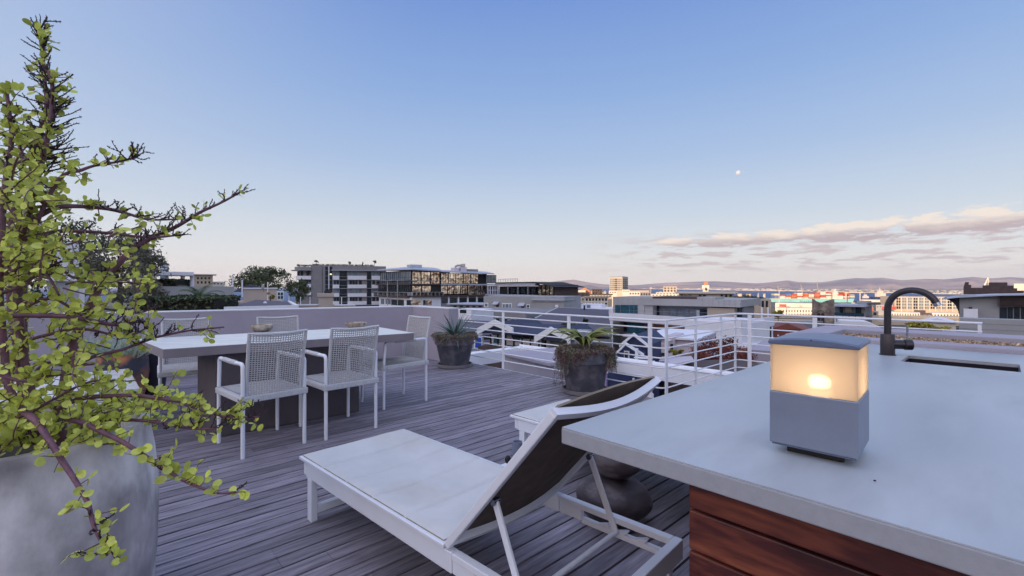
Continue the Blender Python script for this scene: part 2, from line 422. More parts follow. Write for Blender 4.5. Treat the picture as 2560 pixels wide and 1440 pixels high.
for i, (c, f, lab) in enumerate(spots):
    o = chair if i == 0 else copy_tree(chair)
    o.location = (c[0], c[1], 0); o.rotation_euler = (0, 0, math.atan2(f[1], f[0]) - math.pi / 2); o['label'] = lab
# ------------------------------------------------------------ sun loungers
def make_lounger(flat=False):
    r = thing('sun_lounger', 'x', 'sun lounger', group='white sun loungers on the deck')
    wp = M['white_paint']; Wd = .66; Ln = 1.83
    for y in (.0, Wd):
        s = 1 if y > 0 else -1; y0 = y - .017 * (1 + s); y1 = y0 + .034
        mb = MB()
        if True:
            mb.box(.07, y0, .225, 1.30, y1, .30)
            mb.box(1.302, y0, .275, Ln, y1, .30)
            mb.box(1.302, y0 + .004, .225, 1.42, y1 - .004, .274); mb.box(1.422, y0 + .004, .216, Ln, y1 - .004, .238)
            # notched adjuster teeth
            for k in range(3):
                x = 1.50 + k * .085; mb.extr([(x, y0 + .006, .238), (x + .05, y0 + .006, .238), (x + .062, y0 + .006, .254), (x + .052, y0 + .006, .256)], (0, .022, 0))
        mb.build('side_rail', wp, r, bevel=.003)
        for x in (.085, Ln - .055):
            mb = MB(); mb.box(x, y0, 0, x + .05, y1, .2245); mb.build('leg', wp, r, bevel=.003)
    for x in (.09, Ln - .05):
        mb = MB(); mb.box(x, .036, .035, x + .04, Wd - .036, .075); mb.build('foot_bar', wp, r, bevel=.003)
    mb = MB(); mb.box(Ln + .001, -.0, .225, Ln + .035, Wd, .30); mb.build('end_rail', wp, r, bevel=.003); mb = MB(); mb.box(.04, 0, .232, .068, Wd, .296); mb.build('front_rail', wp, r, bevel=.003)
    # seat frame and sling
    mb = MB(); z0 = .304
    mb.box(-.005, -.008, z0, 1.262, .022, z0 + .016); mb.box(-.005, Wd - .022, z0, 1.262, Wd + .008, z0 + .016); mb.box(-.005, .0221, z0, .02, Wd - .0221, z0 + .016)
    mb.build('seat_frame', wp, r, bevel=.003)
    def padded(P, nx, ny, seams, mats, nm, par, thick=.014, sw=.016):
        mb = MB(); N = nx + 1
        vs = []
        for j in range(ny + 1):
            for i in range(nx + 1):
                a, b = i / nx, j / ny
                d = min([abs(a - s) for s in seams] + [9]); q = min(1, d / sw)
                e = min(1, min(b, 1 - b, a, 1 - a) / .03)
                p, n = P(a, b); puff = thick * (.1 + .9 * math.sqrt(q)) * (.3 + .7 * math.sqrt(e)) + .0015 * noise.noise(V((a * 9, b * 7, 0)))
                vs.append(p + n * puff)
        base = len(vs)
        for j in range(ny + 1):
            for i in range(nx + 1):
                p, n = P(i / nx, j / ny); vs.append(p - n * .004)
        fs = [(j * N + i, j * N + i + 1, (j + 1) * N + i + 1, (j + 1) * N + i) for j in range(ny) for i in range(nx)]
        fb = [(base + j * N + i, base + (j + 1) * N + i, base + (j + 1) * N + i + 1, base + j * N + i + 1) for j in range(ny) for i in range(nx)]
        rim = [(i, base + i, base + i + 1, i + 1) for i in range(nx)] + [(ny * N + i + 1, base + ny * N + i + 1, base + ny * N + i, ny * N + i) for i in range(nx)]
        rim += [((j + 1) * N, base + (j + 1) * N, base + j * N, j * N) for j in range(ny)] + [(j * N + nx, base + j * N + nx, base + (j + 1) * N + nx, (j + 1) * N + nx) for j in range(ny)]
        mb.add(vs, []); 
        for grp, mi in ((fs, 0), (fb, 1), (rim, 2)):
            mb.cur = mi; n0 = 0
            for f in grp: mb.f.append(f); mb.t.append(1.0); mb.mi.append(mi)
        return mb.build(nm, mats, par, smooth=True, angle=60)
    fm = [M['fabric'], M['fabric_back'], M['fabric_edge']]
    def seatP(a, b):
        x = .008 + 1.24 * a; y = .008 + (Wd - .016) * b
        return V((x, y, z0 + .017 - .018 * math.sin(math.pi * b) * math.sin(math.pi * min(1, a * 1.1)))), V((0, 0, 1))
    padded(seatP, 120, 24, [.2, .4, .6, .8], fm, 'seat_pad', r)
    # backrest
    al = math.radians(5 if flat else 49.3); BL = .755; hx = 1.268; hz = .312
    dx, dz = math.cos(al), math.sin(al)
    def B(t, y, off=0): return V((hx + dx * t - dz * off, y, hz + dz * t + dx * off))   # off>0 = front side
    for y in (.0, Wd):
        mb = MB(); mb.beam(B(.0, y + (.012 if y == 0 else -.012)), B(BL, y + (.012 if y == 0 else -.012)), .026, .029, up=(-dz, 0, dx)); mb.build('back_rail', wp, r, bevel=.004)
    bow = .034
    for nm, t in (('top_bar', BL), ('bottom_bar', .035)):
        n = 16; mb = MB()
        pts = []
        for k in range(n + 1):
            b = k / n; y = .0 + Wd * b; s = math.sin(math.pi * b)
            pts.append(B(t - (.010 * s if nm == 'top_bar' else -.02 * s), y, -bow * s))
        vs = []
        up = V((dx, 0, dz)); nn = V((-dz, 0, dx))
        for p in pts: vs += [p - up * .012 - nn * .013, p + up * .012 - nn * .013, p + up * .012 + nn * .013, p - up * .012 + nn * .013]
        fs = [(4 * i + k, 4 * i + (k + 1) % 4, 4 * i + 4 + (k + 1) % 4, 4 * i + 4 + k) for i in range(n) for k in range(4)] + [(3, 2, 1, 0), (4 * n, 4 * n + 1, 4 * n + 2, 4 * n + 3)]
        mb.add(vs, fs); mb.build(nm, wp, r, smooth=True, angle=50)
    def backP(a, b):
        t = .01 + (BL - .0 + .004) * a; y = .024 + (Wd - .048) * b
        s = math.sin(math.pi * b); sag = .024 * s * (1 - a ** 3)
        return B(t + .018 * s * a ** 4, y, .012 - sag), V((-dz, 0, dx))
    padded(backP, 40, 24, [.33, .66], fm, 'back_pad', r, thick=.012)
    if not flat:
        for y in (.046, Wd - .046):
            mb = MB(); p = B(.30, y, -.02); q = V((hx + .335, y, .245))
            mb.beam(p, q, .012, .026, up=(1, 0, .4)); mb.build('strut', wp, r, bevel=.003)
            mb = MB(); mb.tube([p + V((0, -.014, 0)), p + V((0, .014, 0))], .012, 10); mb.build('pivot_bolt', M['chrome'], r, smooth=True)
        mb = MB(); mb.tube([(hx + .335, .034, .247), (hx + .335, Wd - .034, .247)], .010, 10); mb.build('cross_bar', wp, r, smooth=True)
    return r
O1 = G(752, 1140, .32)
l1 = make_lounger(); l1.location = (O1.x, O1.y, 0); l1.rotation_euler = (0, 0, math.radians(-43.3))
l1['label'] = 'white sun lounger in front with its padded back raised, brown mesh underside showing'
O2 = G(1277, 1037, .32)
l2 = make_lounger(True); l2.location = (O2.x, O2.y, 0); l2.rotation_euler = (0, 0, math.radians(-45.3))
l2['label'] = 'second white sun lounger mostly hidden behind the raised backrest, only its foot end showing'

# ------------------------------------------------------------ stones, umbrella socket
def stones():
    c = V((.545, 2.46, 0))
    mb = MB(); mb.blob((c.x, c.y, .121), (.186, .184, .121), 36, 22, .16, 2); o = mb.build('stone', M['pebble'], None, smooth='all')
    tag(o, 'large dark rounded stone on the deck under the kitchen counter, lower of the two', 'stone', 'stacked dark stones')
    mb = MB(); mb.blob((c.x + .005, c.y + .005, .322), (.137, .135, .088), 34, 20, .12, 5); o = mb.build('stone', M['pebble'], None, smooth='all')
    tag(o, 'smaller dark stone balanced on the larger one beside the lounger', 'stone', 'stacked dark stones')
stones()
def socket():
    c = V((.035, 3.02, 0)); r = thing('parasol_stand', 'grey metal parasol socket with black screw knob between the loungers', 'parasol base', c)
    mb = MB(); mb.box(c.x - .2, c.y - .2, .002, c.x + .2, c.y + .2, .022); mb.build('base_plate', M['white_paint'], r, RD @ Matrix.Translation(RD.inverted() @ c) @ Matrix.Translation(-c), bevel=.004)
    mb = MB(); mb.lathe((c.x, c.y, .022), [(.035, 0), (.033, .01), (.033, .215), (.029, .216), (.028, .03)], 24); mb.build('tube', M['lamp_body'], r, smooth=True)
    mb = MB(); mb.tube([c + V((-.034, 0, .12)), c + V((-.05, -.005, .12))], .008, 8); mb.blob(c + V((-.062, -.006, .12)), (.02, .022, .028), 12, 8, 0); mb.build('screw_knob', M['black'], r, smooth=True)
socket()

# ------------------------------------------------------------ kitchen island
def island():
    zc = .90; c = G(1403, 1067.5, zc); u0, v0 = UV(c)
    ub = UV(G(2179, 861, zc))[0] + .03; ve = v0 - 4.2
    r = thing('kitchen_island', 'outdoor kitchen island with pale cement top, sink and red-brown plank cladding', 'counter', (c.x, c.y, 0))
    s1 = [UV(G(*p, zc)) for p in ((2252, 904), (2268, 889.5), (2547, 910), (2555, 930))]
    su0 = (s1[0][0] + s1[3][0]) / 2; su1 = (s1[1][0] + s1[2][0]) / 2
    sv1 = (s1[0][1] + s1[1][1]) / 2; sv0 = (s1[2][1] + s1[3][1]) / 2
    th = .041
    # slab with the sink opening: four strips butted together share one sheet of quads
    def slab(mb, z0, z1, g):
        xs = [u0 + g, su0, su1, ub - g]; ys = [ve + g, sv0, sv1, v0 - g]
        P = lambda i, j, z: (xs[i], ys[j], z)
        vs = [P(i, j, z) for z in (z0, z1) for j in range(4) for i in range(4)]
        id_ = lambda i, j, t: t * 16 + j * 4 + i
        fs = []
        for j in range(3):
            for i in range(3):
                if i == 1 and j == 1: continue
                fs.append((id_(i, j, 1), id_(i + 1, j, 1), id_(i + 1, j + 1, 1), id_(i, j + 1, 1)))
                fs.append((id_(i, j, 0), id_(i, j + 1, 0), id_(i + 1, j + 1, 0), id_(i + 1, j, 0)))
        for i in range(3):
            fs.append((id_(i, 0, 0), id_(i + 1, 0, 0), id_(i + 1, 0, 1), id_(i, 0, 1))); fs.append((id_(i + 1, 3, 0), id_(i, 3, 0), id_(i, 3, 1), id_(i + 1, 3, 1)))
            fs.append((id_(0, i + 1, 0), id_(0, i, 0), id_(0, i, 1), id_(0, i + 1, 1))); fs.append((id_(3, i, 0), id_(3, i + 1, 0), id_(3, i + 1, 1), id_(3, i, 1)))
        for a, b in (((1, 1), (2, 1)), ((2, 1), (2, 2)), ((2, 2), (1, 2)), ((1, 2), (1, 1))):
            fs.append((id_(*b, 0), id_(*a, 0), id_(*a, 1), id_(*b, 1)))
        mb.add(vs, fs)
    mb = MB(); slab(mb, zc - th, zc - .0025, 0); ed = mb.build('counter_edge', M['counter_edge'], r, RD, bevel=.003)
    mb = MB(); slab(mb, zc - .0024, zc, .0015); mb.build('countertop', M['counter'], r, RD)
    b = G(1722, 1206, zc - th); bu, bv = UV(b); bu = u0 + .035; bv = UV(G(1722, 1210, zc - th))[1]
    # point of the cladding corner seen at x=1722
    t = (1722 - CX) / F; p0 = U * bu; s = (p0.x - t * p0.y) / (t * W_.y - W_.x); bv = s
    mb = MB(); mb.box(bu + .02, ve + .05, 0, ub - .045, bv - .02, zc - th - .26); mb.build('carcass', M['under'], r, RD)
    z = zc - th - .004; k = 0; hh = [.062]
    while z > .02:
        h = hh.pop() if hh else .085; z0 = max(z - h + .005, .004); mb = MB(); mb.tint = rnd.random() * 3
        if mb.tint == 1: mb.tint = .9
        mb.box(bu, ve + .05, z0, bu + .019, bv, z); mb.box(bu + .0191, bv - .019, z0, ub - .04, bv - .001, z)
        mb.f[-1]; mb.t[-1] = mb.tint + .001
        mb.build('plank', M['cabinet'], r, RD, bevel=.003); z -= h; k += 1
    # sink
    mb = MB(); d = .19; w = .004
    mb.box(su0 - w, sv0 - w, zc - th - d, su1 + w, sv1 + w, zc - th - d + .004)
    mb.box(su0 + .001, sv0 + .001, zc - th - d + .005, su0 + w, sv1 - .001, zc - .014); mb.box(su1 - w, sv0 + .001, zc - th - d + .005, su1 - .001, sv1 - .001, zc - .014)
    mb.box(su0 + w + .001, sv0 + .001, zc - th - d + .005, su1 - w - .001, sv0 + w, zc - .014); mb.box(su0 + w + .001, sv1 - w, zc - th - d + .005, su1 - w - .001, sv1 - .001, zc - .014)
    mb.build('sink', M['sink'], r, RD)
    # tap
    tb = G(2219, 887, zc); x, y = tb.x, tb.y
    mb = MB(); mb.lathe((x, y, zc), [(.036, 0), (.036, .004), (.031, .005), (.031, .105), (.029, .109), (.018, .110)], 28); tp = mb.build('tap', M['tap'], r, smooth=True)
    e = V((2.052, 2.245)); dv = V((e.x - x, e.y - y, 0)); L = dv.length; dh = dv.normalized(); R = L * .56
    pts = [V((x, y, zc + .108)), V((x, y, zc + .20))]
    top = zc + .335; cz = top - R
    for k in range(0, 15):
        a = math.pi - k / 14 * math.radians(158); pts.append(V((x, y, cz)) + dh * (R + R * math.cos(a)) + V((0, 0, R * math.sin(a))))
    mb = MB(); mb.tube(pts, .0155, 14); mb.build('spout', M['tap'], tp, smooth=True)
    pe = pts[-1]; dd = (pts[-1] - pts[-2]).normalized(); mb = MB(); mb.tube([pe + dd * .001, pe + dd * .016], .014, 14); mb.build('nozzle', M['chrome'], tp, smooth=True)
    xd = V((.95, -.3, 0)).normalized(); hc = V((x, y, zc + .055))
    mb = MB(); mb.tube([hc + xd * .02, hc + xd * .066], .0235, 18); mb.build('valve_neck', M['tap'], tp, smooth=True)
    mb = MB(); mb.tube([hc + xd * .067, hc + xd * .072, hc + xd * .102], [.021, .027, .027], 20); mb.build('lever_knob', M['tap'], tp, smooth=True)
    mb = MB(); mb.tube([hc + xd * .085 + V((0, 0, .026)), hc + xd * .085 + V((0, 0, .10))], .0048, 10); mb.build('lever', M['chrome'], tp, smooth=True)
    return ub, v0, zc
ub, v0c, zc = island()

# small leaf scraps on the counter top
for i, (px, py) in enumerate(((2187, 1201),)):
    p = G(px, py, .9015); mb = MB(); mb.blob(p, (.0028, .0016, .0012), 7, 5, .3); tag(mb.build('leaf_scrap', M['twig'], None), 'tiny dark leaf scrap lying on the pale countertop near the lantern', 'leaf')

# ------------------------------------------------------------ raised planter with gravel
def planter():
    zt = .927; ul = ub + .003; v1 = UV(G(1949, 837, zt))[1]; u2 = 4.60; ve = v0c - 6.5
    th = .17
    r = thing('gravel_planter', 'mauve plastered raised planter filled with brown gravel behind the counter', 'planter', RD @ V((ul, v1, 0)))
    mb = MB(); g = .16
    mb.box(ul, ve, .02, ul + g, v1, zt); mb.box(u2 - .30, ve, .02, u2, v1 - .001, zt + .001); mb.box(ul + g + .001, v1 - .20, .02, u2 - .301, v1 - .0005, zt + .0005)
    mb.build('wall', M['plaster'], r, RD, bevel=.006)
    mb = MB(); mb.box(ul + g - .01, ve + .01, .03, u2 - .29, v1 - .19, zt - .045); mb.build('soil', M['soil'], r, RD)
    mb = MB(); x0, x1, y0, y1 = ul + g + .004, u2 - .304, v1 - 3.6, v1 - .203
    ico = None
    for i in range(9500):
        q = rnd.random() ** .8
        cx, cy = rnd.uniform(x0, x1), y1 - q * (y1 - y0); s = rnd.uniform(.005, .0105)
        mb.tint = rnd.choice([.5, .7, .9, 1.0, 1.25, 1.6])
        a = rnd.random() * 6.28; el = rnd.uniform(.6, 1)
        vs = []
        for dz, k, rr in ((-.5, 1, .0), (0, 5, 1), (.55, 5, .62)):
            for j in range(k):
                t = a + 6.283 * j / k + (.6 if dz > .3 else 0); vs.append((cx + math.cos(t) * s * rr * rnd.uniform(.8, 1.2), cy + math.sin(t) * s * rr * el, zt - .043 + rnd.uniform(0, .012) + s * (dz + .4)))
        fs = [(1 + j, 1 + (j + 1) % 5, 6 + (j + 1) % 5, 6 + j) for j in range(5)] + [(6, 7, 8, 9, 10)]
        mb.add(vs, fs)
    o = mb.build('gravel', M['gravel'], r, RD); o['kind'] = 'stuff'
    # low white curved wall piece beyond the planter
    a, b, c, d = A(2098, 800, 6.0), A(2165, 803, 6.0), A(2205, 822, 6.0), A(2098, 826, 6.0)
    mb = MB(); mb.extr([a, b, A(2180, 808, 6.0), c, V((c.x, c.y, .2)), V((a.x, a.y, .2))], (0.15, .25, 0))
    tag(mb.build('low_wall', M['white_plaster'], None, bevel=.01), 'low pale wall with a sloping curved end just beyond the gravel planter', 'wall')
planter()

# ------------------------------------------------------------ lantern
def lantern():
    zb = .917
    pn = G(2146, 1155, zb); pl = G(1925, 1109.5, zb); pr = G(2180, 1106, zb)
    ex = (pl - pn); ey = (pr - pn); s = .153; ex = ex.normalized(); ey = V((-ex.y, ex.x, 0)); ey = ey if ey.dot(pr - pn) > 0 else -ey
    ey = ((pr - pn).normalized() + ey).normalized(); ex = V((ey.y, -ey.x, 0)); ex = ex if ex.dot(pl - pn) > 0 else -ex
    s = .153; c = pn + (ex + ey) * s / 2
    FR = Matrix(((ex.x, ey.x, 0, c.x), (ex.y, ey.y, 0, c.y), (0, 0, 1, 0), (0, 0, 0, 1)))
    r = thing('table_lantern', 'square grey metal lantern with lit frosted glass standing on the counter', 'lantern', (c.x, c.y, .9))
    h = s / 2
    def bx(nm, m, x, z0, z1, bv=.002, par=r):
        mb = MB()
        pts = [(-x, -x), (x, -x), (x, x), (-x, x)]
        mb.prism(pts, z0, z1); return mb.build(nm, m, par, FR, bevel=bv, smooth=False)
    bx('foot', M['black'], .05, .9003, .9165)
    bx('base_plate', M['lamp_cap'], h - .004, .917, .9195, 0)
    bx('body', M['lamp_body'], h, .9205, 1.0305, .0025)
    # glass shell: four panes
    z0, z1 = 1.0312, 1.129; t = .004; g = h - .0015
    mb = MB()
    mb.box(-g, -g, z0, g, -g + t, z1); mb.box(-g, g - t, z0, g, g, z1); mb.box(-g, -g + t, z0, -g + t, g - t, z1); mb.box(g - t, -g + t, z0, g, g - t, z1)
    sh = mb.build('glass_shade', M['glass_frost'], r, FR)
    mb = MB(); mb.blob((.0, .0, 1.047), (.020, .020, .015), 16, 10, 0); mb.build('bulb', glow('lamp_bulb', (1, .74, .52), 12), sh, FR, smooth='all')
    mb = MB(); mb.lathe((0, 0, 1.0308), [(.014, 0), (.014, .006)], 14); mb.build('lamp_holder', M['lamp_body'], sh, FR)
    # arched cap
    mb = MB(); k = h + .0025; n = 12; vs = []
    prof = [(-k + 2 * k * i / n, 1.1445 - .0 + .0075 * (1 - ((-1 + 2 * i / n) ** 2))) for i in range(n + 1)]
    poly = [(x, -k, z - .004) for x, z in prof] + [(k, -k, 1.130), (-k, -k, 1.130)]
    # slab arched along x
    mb.extr([(-k, -k, 1.1295), (k, -k, 1.1295)] + [(x, -k, z - .006) for x, z in prof[::-1]], (0, 2 * k, 0))
    mb.build('cap', M['lamp_cap'], r, FR, bevel=.003, smooth=True, angle=30)
    mb = MB(); mb.tube([(0, -k - .001, 1.143), (0, -k + .002, 1.143)], .0018, 8); mb.tube([(k+.001, .0, 1.141), (k - .002, 0, 1.141)], .0018, 8); mb.build('screw', M['chrome'], r, FR)
lantern()

# ------------------------------------------------------------ pots
def leafstrip(mb, base, az, el0, ln, w, droop, fold=.35, n=8, tw=0, thick=.25, tipw=.02):
    "one tapering succulent leaf with a channelled section"
    p = V(base); el = el0; d = ln / n; vs = []; side = V((-math.sin(az), math.cos(az), 0))
    for i in range(n + 1):
        t = i / n; ww = w * (1 - t ** 1.6) * (.75 + .6 * t * (1 - t)) + w * tipw
        dv = V((math.cos(az) * math.cos(el), math.sin(az) * math.cos(el), math.sin(el))); up = side.cross(dv); up = up if up.z > 0 or True else -up
        up = dv.cross(side) * -1
        vs += [p - side * ww + up * ww * fold, p - up * ww * thick, p + side * ww + up * ww * fold, p + up * ww * (.05)]
        p = p + dv * d; el -= droop / n; az += tw / n; side = V((-math.sin(az), math.cos(az), 0))
    fs = [(4 * i + k, 4 * i + (k + 1) % 4, 4 * i + 4 + (k + 1) % 4, 4 * i + 4 + k) for i in range(n) for k in range(4)] + [(4 * n + 3, 4 * n + 2, 4 * n + 1, 4 * n)]
    mb.add(vs, fs)
def pot_body(r, c, R, Hh, rb):
    mb = MB()
    mb.lathe(c, [(rb, .02), (rb + .004, .03), (R * .90, Hh * .70), (R * .93, Hh * .715), (R * .985, Hh * .735), (R * .995, Hh * .78), (R * .955, Hh * .80), (R * .965, Hh * .96), (R, Hh * .975), (R, Hh), (R * .93, Hh), (R * .92, Hh * .9), (R * .5, Hh * .88)], 48, .012, 2)
    mb.build('pot', M['pot'], r, smooth=True, angle=50)
    mb = MB(); mb.lathe(c, [(rb + .045, .004), (rb + .060, .01), (rb + .066, .052), (rb + .045, .052), (rb + .040, .018), (.05, .018)], 48); mb.build('saucer', M['saucer'], r, smooth=True, angle=40)
    mb = MB(); mb.lathe(c, [(R * .915, Hh * .905), (R * .6, Hh * .93), (.02, Hh * .94)], 32, .05); mb.build('soil', M['soil'], r, smooth=True)
def trailing(r, c, R, Hh, N, spec, lf=.014, seed=1):
    "strands that creep over the rim and hang; spec(az) -> mean drop"
    rr = random.Random(seed); mb = MB(); st = MB()
    for i in range(N):
        az = rr.random() * 6.283; drop = spec(az) * rr.uniform(.25, 1.15)
        r0 = R * rr.uniform(.35, .95); pts = []
        hump = rr.uniform(.005, .045)
        p = V((c.x + math.cos(az) * r0, c.y + math.sin(az) * r0, c.z + Hh * .93)); pts.append(p)
        out = R + rr.uniform(.0, .05)
        pts.append(V((c.x + math.cos(az) * (r0 + out) / 2, c.y + math.sin(az) * (r0 + out) / 2, c.z + Hh + hump)))
        a2 = az + rr.uniform(-.15, .15); pts.append(V((c.x + math.cos(a2) * out, c.y + math.sin(a2) * out, c.z + Hh + hump * .4)))
        k = max(1, int(drop / .035))
        for j in range(k):
            a2 += rr.uniform(-.06, .06); out += rr.uniform(-.006, .010)
            pts.append(V((c.x + math.cos(a2) * out, c.y + math.sin(a2) * out, c.z + Hh - drop * (j + 1) / k)))
        st.tube(pts, .0016, 3, cap=False)
        for a, b in zip(pts, pts[1:]):
            for q in range(max(3, int((b - a).length / .006))):
                t = rr.random(); p = a.lerp(b, t) + V((rr.gauss(0, .009), rr.gauss(0, .009), rr.gauss(0, .009)))
                d = V((rr.gauss(0, 1), rr.gauss(0, 1), rr.gauss(0, .8))).normalized(); e = d.orthogonal().normalized(); e.rotate(Matrix.Rotation(rr.random() * 6.28, 3, d)); s = lf * rr.uniform(.5, 1.1)
                mb.add([p - e * s * .28, p + d * s * .6 - e * s * .2, p + d * s * 1.1, p + e * s * .28 + d * s * .3], [(0, 1, 2, 3)])
    mb.build('trailing_foliage', M['trail'], r); st.build('trailing_stems', M['stem'], r)
def pot_one():
    c = V((-.905, 7.26, 0)); r = thing('potted_agave', 'blue-green spiky agave over brown creepers in a grey pot at the parapet corner', 'potted plant', c, 'grey pots on saucers by the railing')
    pot_body(r, c, .315, .49, .215)
    rr = random.Random(4)
    for i in range(36):
        q = i / 36; mb = MB()
        az = i * 2.4 + rr.uniform(-.2, .2); el = .12 + 1.2 * q ** 1.25
        leafstrip(mb, c + V((math.cos(az) * .03, math.sin(az) * .03, .475 + .04 * q)), az, el, rr.uniform(.33, .48), .027, rr.uniform(.3, 1.1) * (1.3 - q), n=8)
        mb.build('agave_leaf', M['agave'], r, smooth=True, angle=50)
    trailing(r, c, .315, .49, 190, lambda a: .045 + .08 * max(0, math.cos(a + 1.2)) + .04 * math.sin(a * 5), .022, 3)
def pot_two():
    c = V((.872, 5.5, 0)); r = thing('potted_aloe', 'arching olive aloe in a grey pot, creepers hanging down both sides', 'potted plant', c, 'grey pots on saucers by the railing')
    pot_body(r, c, .30, .50, .215)
    rr = random.Random(11)
    data = [(3.05, 1.0, .52, 2.5), (2.75, .9, .34, 1.6), (3.5, .7, .30, 1.7), (3.9, .95, .30, 2.3), (4.35, 1.1, .28, 2.9), (4.9, 1.1, .30, 3.0), (5.3, .8, .28, 2.2), (5.75, .75, .36, 1.6), (6.05, .7, .42, 1.5), (.15, .95, .40, 2.0), (.5, .9, .34, 1.8), (1.2, .8, .3, 1.5), (2.0, .8, .3, 1.6), (5.0, .7, .22, 1.3), (4.1, .6, .36, 1.2), (5.5, 1.2, .40, 2.6), (.3, .6, .44, 1.0), (2.9, .6, .42, 1.3), (6.2, 1.1, .45, 2.2), (4.6, .9, .34, 2.0), (3.7, 1.3, .38, 2.7), (2.4, 1.2, .33, 2.2), (.0, 1.2, .26, 2.3), (3.3, 1.25, .26, 2.6)]
    for az, el, ln, dr in data:
        mb = MB(); leafstrip(mb, c + V((math.cos(az) * .02, math.sin(az) * .02, .50 + .07)), az + rr.uniform(-.1, .1), el + .2, ln * 1.2, .042, dr, n=12, tw=rr.uniform(-.5, .5), fold=.5); mb.build('aloe_leaf', M['aloe'], r, smooth=True, angle=60)
    def spec(a):
        px = math.cos(a); fr = -math.sin(a)
        d = .012 + .14 * (px < -.45) * (1 + .8 * math.sin(a * 9)) + .21 * (px > .72)
        if px < -.75: d += .15
        if fr > .6 and -.6 < px < -.1: d += .08
        return d
    trailing(r, c, .30, .50, 330, spec, .02, 8)
pot_one(); pot_two()

# left-hand pots
def side_pot(px, Y, w, rimy, label, m, seed, leaves, name='potted_succulent'):
    x = (px - CX) / F * Y; z = H - (rimy - HY) / F * Y; R = w * Y / F / 2; c = V((x, Y, 0))
    r = thing(name, label, 'potted plant', c)
    mb = MB(); mb.lathe(c, [(R * .70, .004), (R * .82, z * .15), (R, z * .6), (R * 1.0, z * .85), (R * .96, z), (R * .85, z), (R * .8, z * .9), (R * .1, z * .9)], 36, .03, seed); mb.build('pot', m, r, smooth=True, angle=50)
    leaves(r, c, R, z)
def fingers(r, c, R, z):
    rr = random.Random(5); mb = MB()
    for i in range(120):
        a = rr.random() * 6.28; q = rr.random() ** .5 * R * .95; b = V((c.x + math.cos(a) * q, c.y + math.sin(a) * q, z * .93)); h = rr.uniform(.08, .24)
        tip = b + V((math.cos(a) * q * .7 + rr.gauss(0, .025), math.sin(a) * q * .7, h)); st = b.lerp(tip, .55) + V((rr.gauss(0, .015), 0, 0))
        mb.tube([b, st, tip], [.006, .008, .003], 5)
        for k in range(3):
            p = b.lerp(tip, rr.uniform(.3, .9)); mb.tube([p, p + V((rr.gauss(0, .03), rr.gauss(0, .03), .045))], [.006, .002], 5)
    mb.build('foliage', M['finger'], r, smooth=True)
def broad(r, c, R, z):
    rr = random.Random(6)
    for i in range(13):
        mb = MB(); leafstrip(mb, V((c.x, c.y, z * .92)), i * 2.4, .5 + .07 * i, rr.uniform(.2, .34), .03, .5); mb.build('leaf', M['finger'], r, smooth=True, angle=50)
side_pot(308, 5.0, 104, 884, 'orange and slate painted pot of pale finger succulents beyond the white bench', M['orange_pot'], 1, fingers)
side_pot(382, 5.35, 62, 872, 'ink-blue glazed pot with broad pale leaves between the painted pot and the table', M['dark_pot'], 2, broad)
def bench():
    c = G(350, 970, .42); u0, v0 = UV(c); r = thing('low_bench', 'low white concrete bench behind the big spreading shrub', 'bench', (c.x, c.y, 0))
    mb = MB(); mb.box(u0 - 1.9, v0, .34, u0, v0 + 1.25, .42); mb.build('bench_top', M['table_top'], r, RD, bevel=.004)
    mb = MB(); mb.box(u0 - 1.8, v0 + .06, .003, u0 - .06, v0 + 1.19, .339); mb.build('bench_base', M['white_plaster'], r, RD)
bench()
# ============================================================ big planter and its shrub
def big_planter():
    c = V((-1.76, 1.60, 0)); r = thing('concrete_planter', 'huge round mottled cast concrete pot holding the spreading shrub', 'planter', c)
    mb = MB()
    mb.lathe(c, [(.36, 0), (.395, .05), (.408, .10), (.420, .25), (.424, .40), (.421, .50), (.411, .62), (.396, .715), (.401, .722), (.397, .748), (.366, .750), (.360, .735), (.360, .60), (.05, .60)], 72, .018, 4)
    mb.build('pot', M['bigpot'], r, smooth=True, angle=55)
    mb = MB(); mb.lathe(c, [(.358, .66), (.25, .675), (.02, .68)], 40, .05, 2); mb.build('soil', M['soil'], r, smooth=True)
big_planter()

def catmull(P, k=5):
    out = []
    for i in range(len(P) - 1):
        a, b, c, d = P[max(i - 1, 0)], P[i], P[i + 1], P[min(i + 2, len(P) - 1)]
        for j in range(k):
            t = j / k; out.append(.5 * ((2 * b) + (c - a) * t + (2 * a - 5 * b + 4 * c - d) * t * t + (3 * b - a - 3 * c + d) * t ** 3))
    out.append(P[-1]); return out

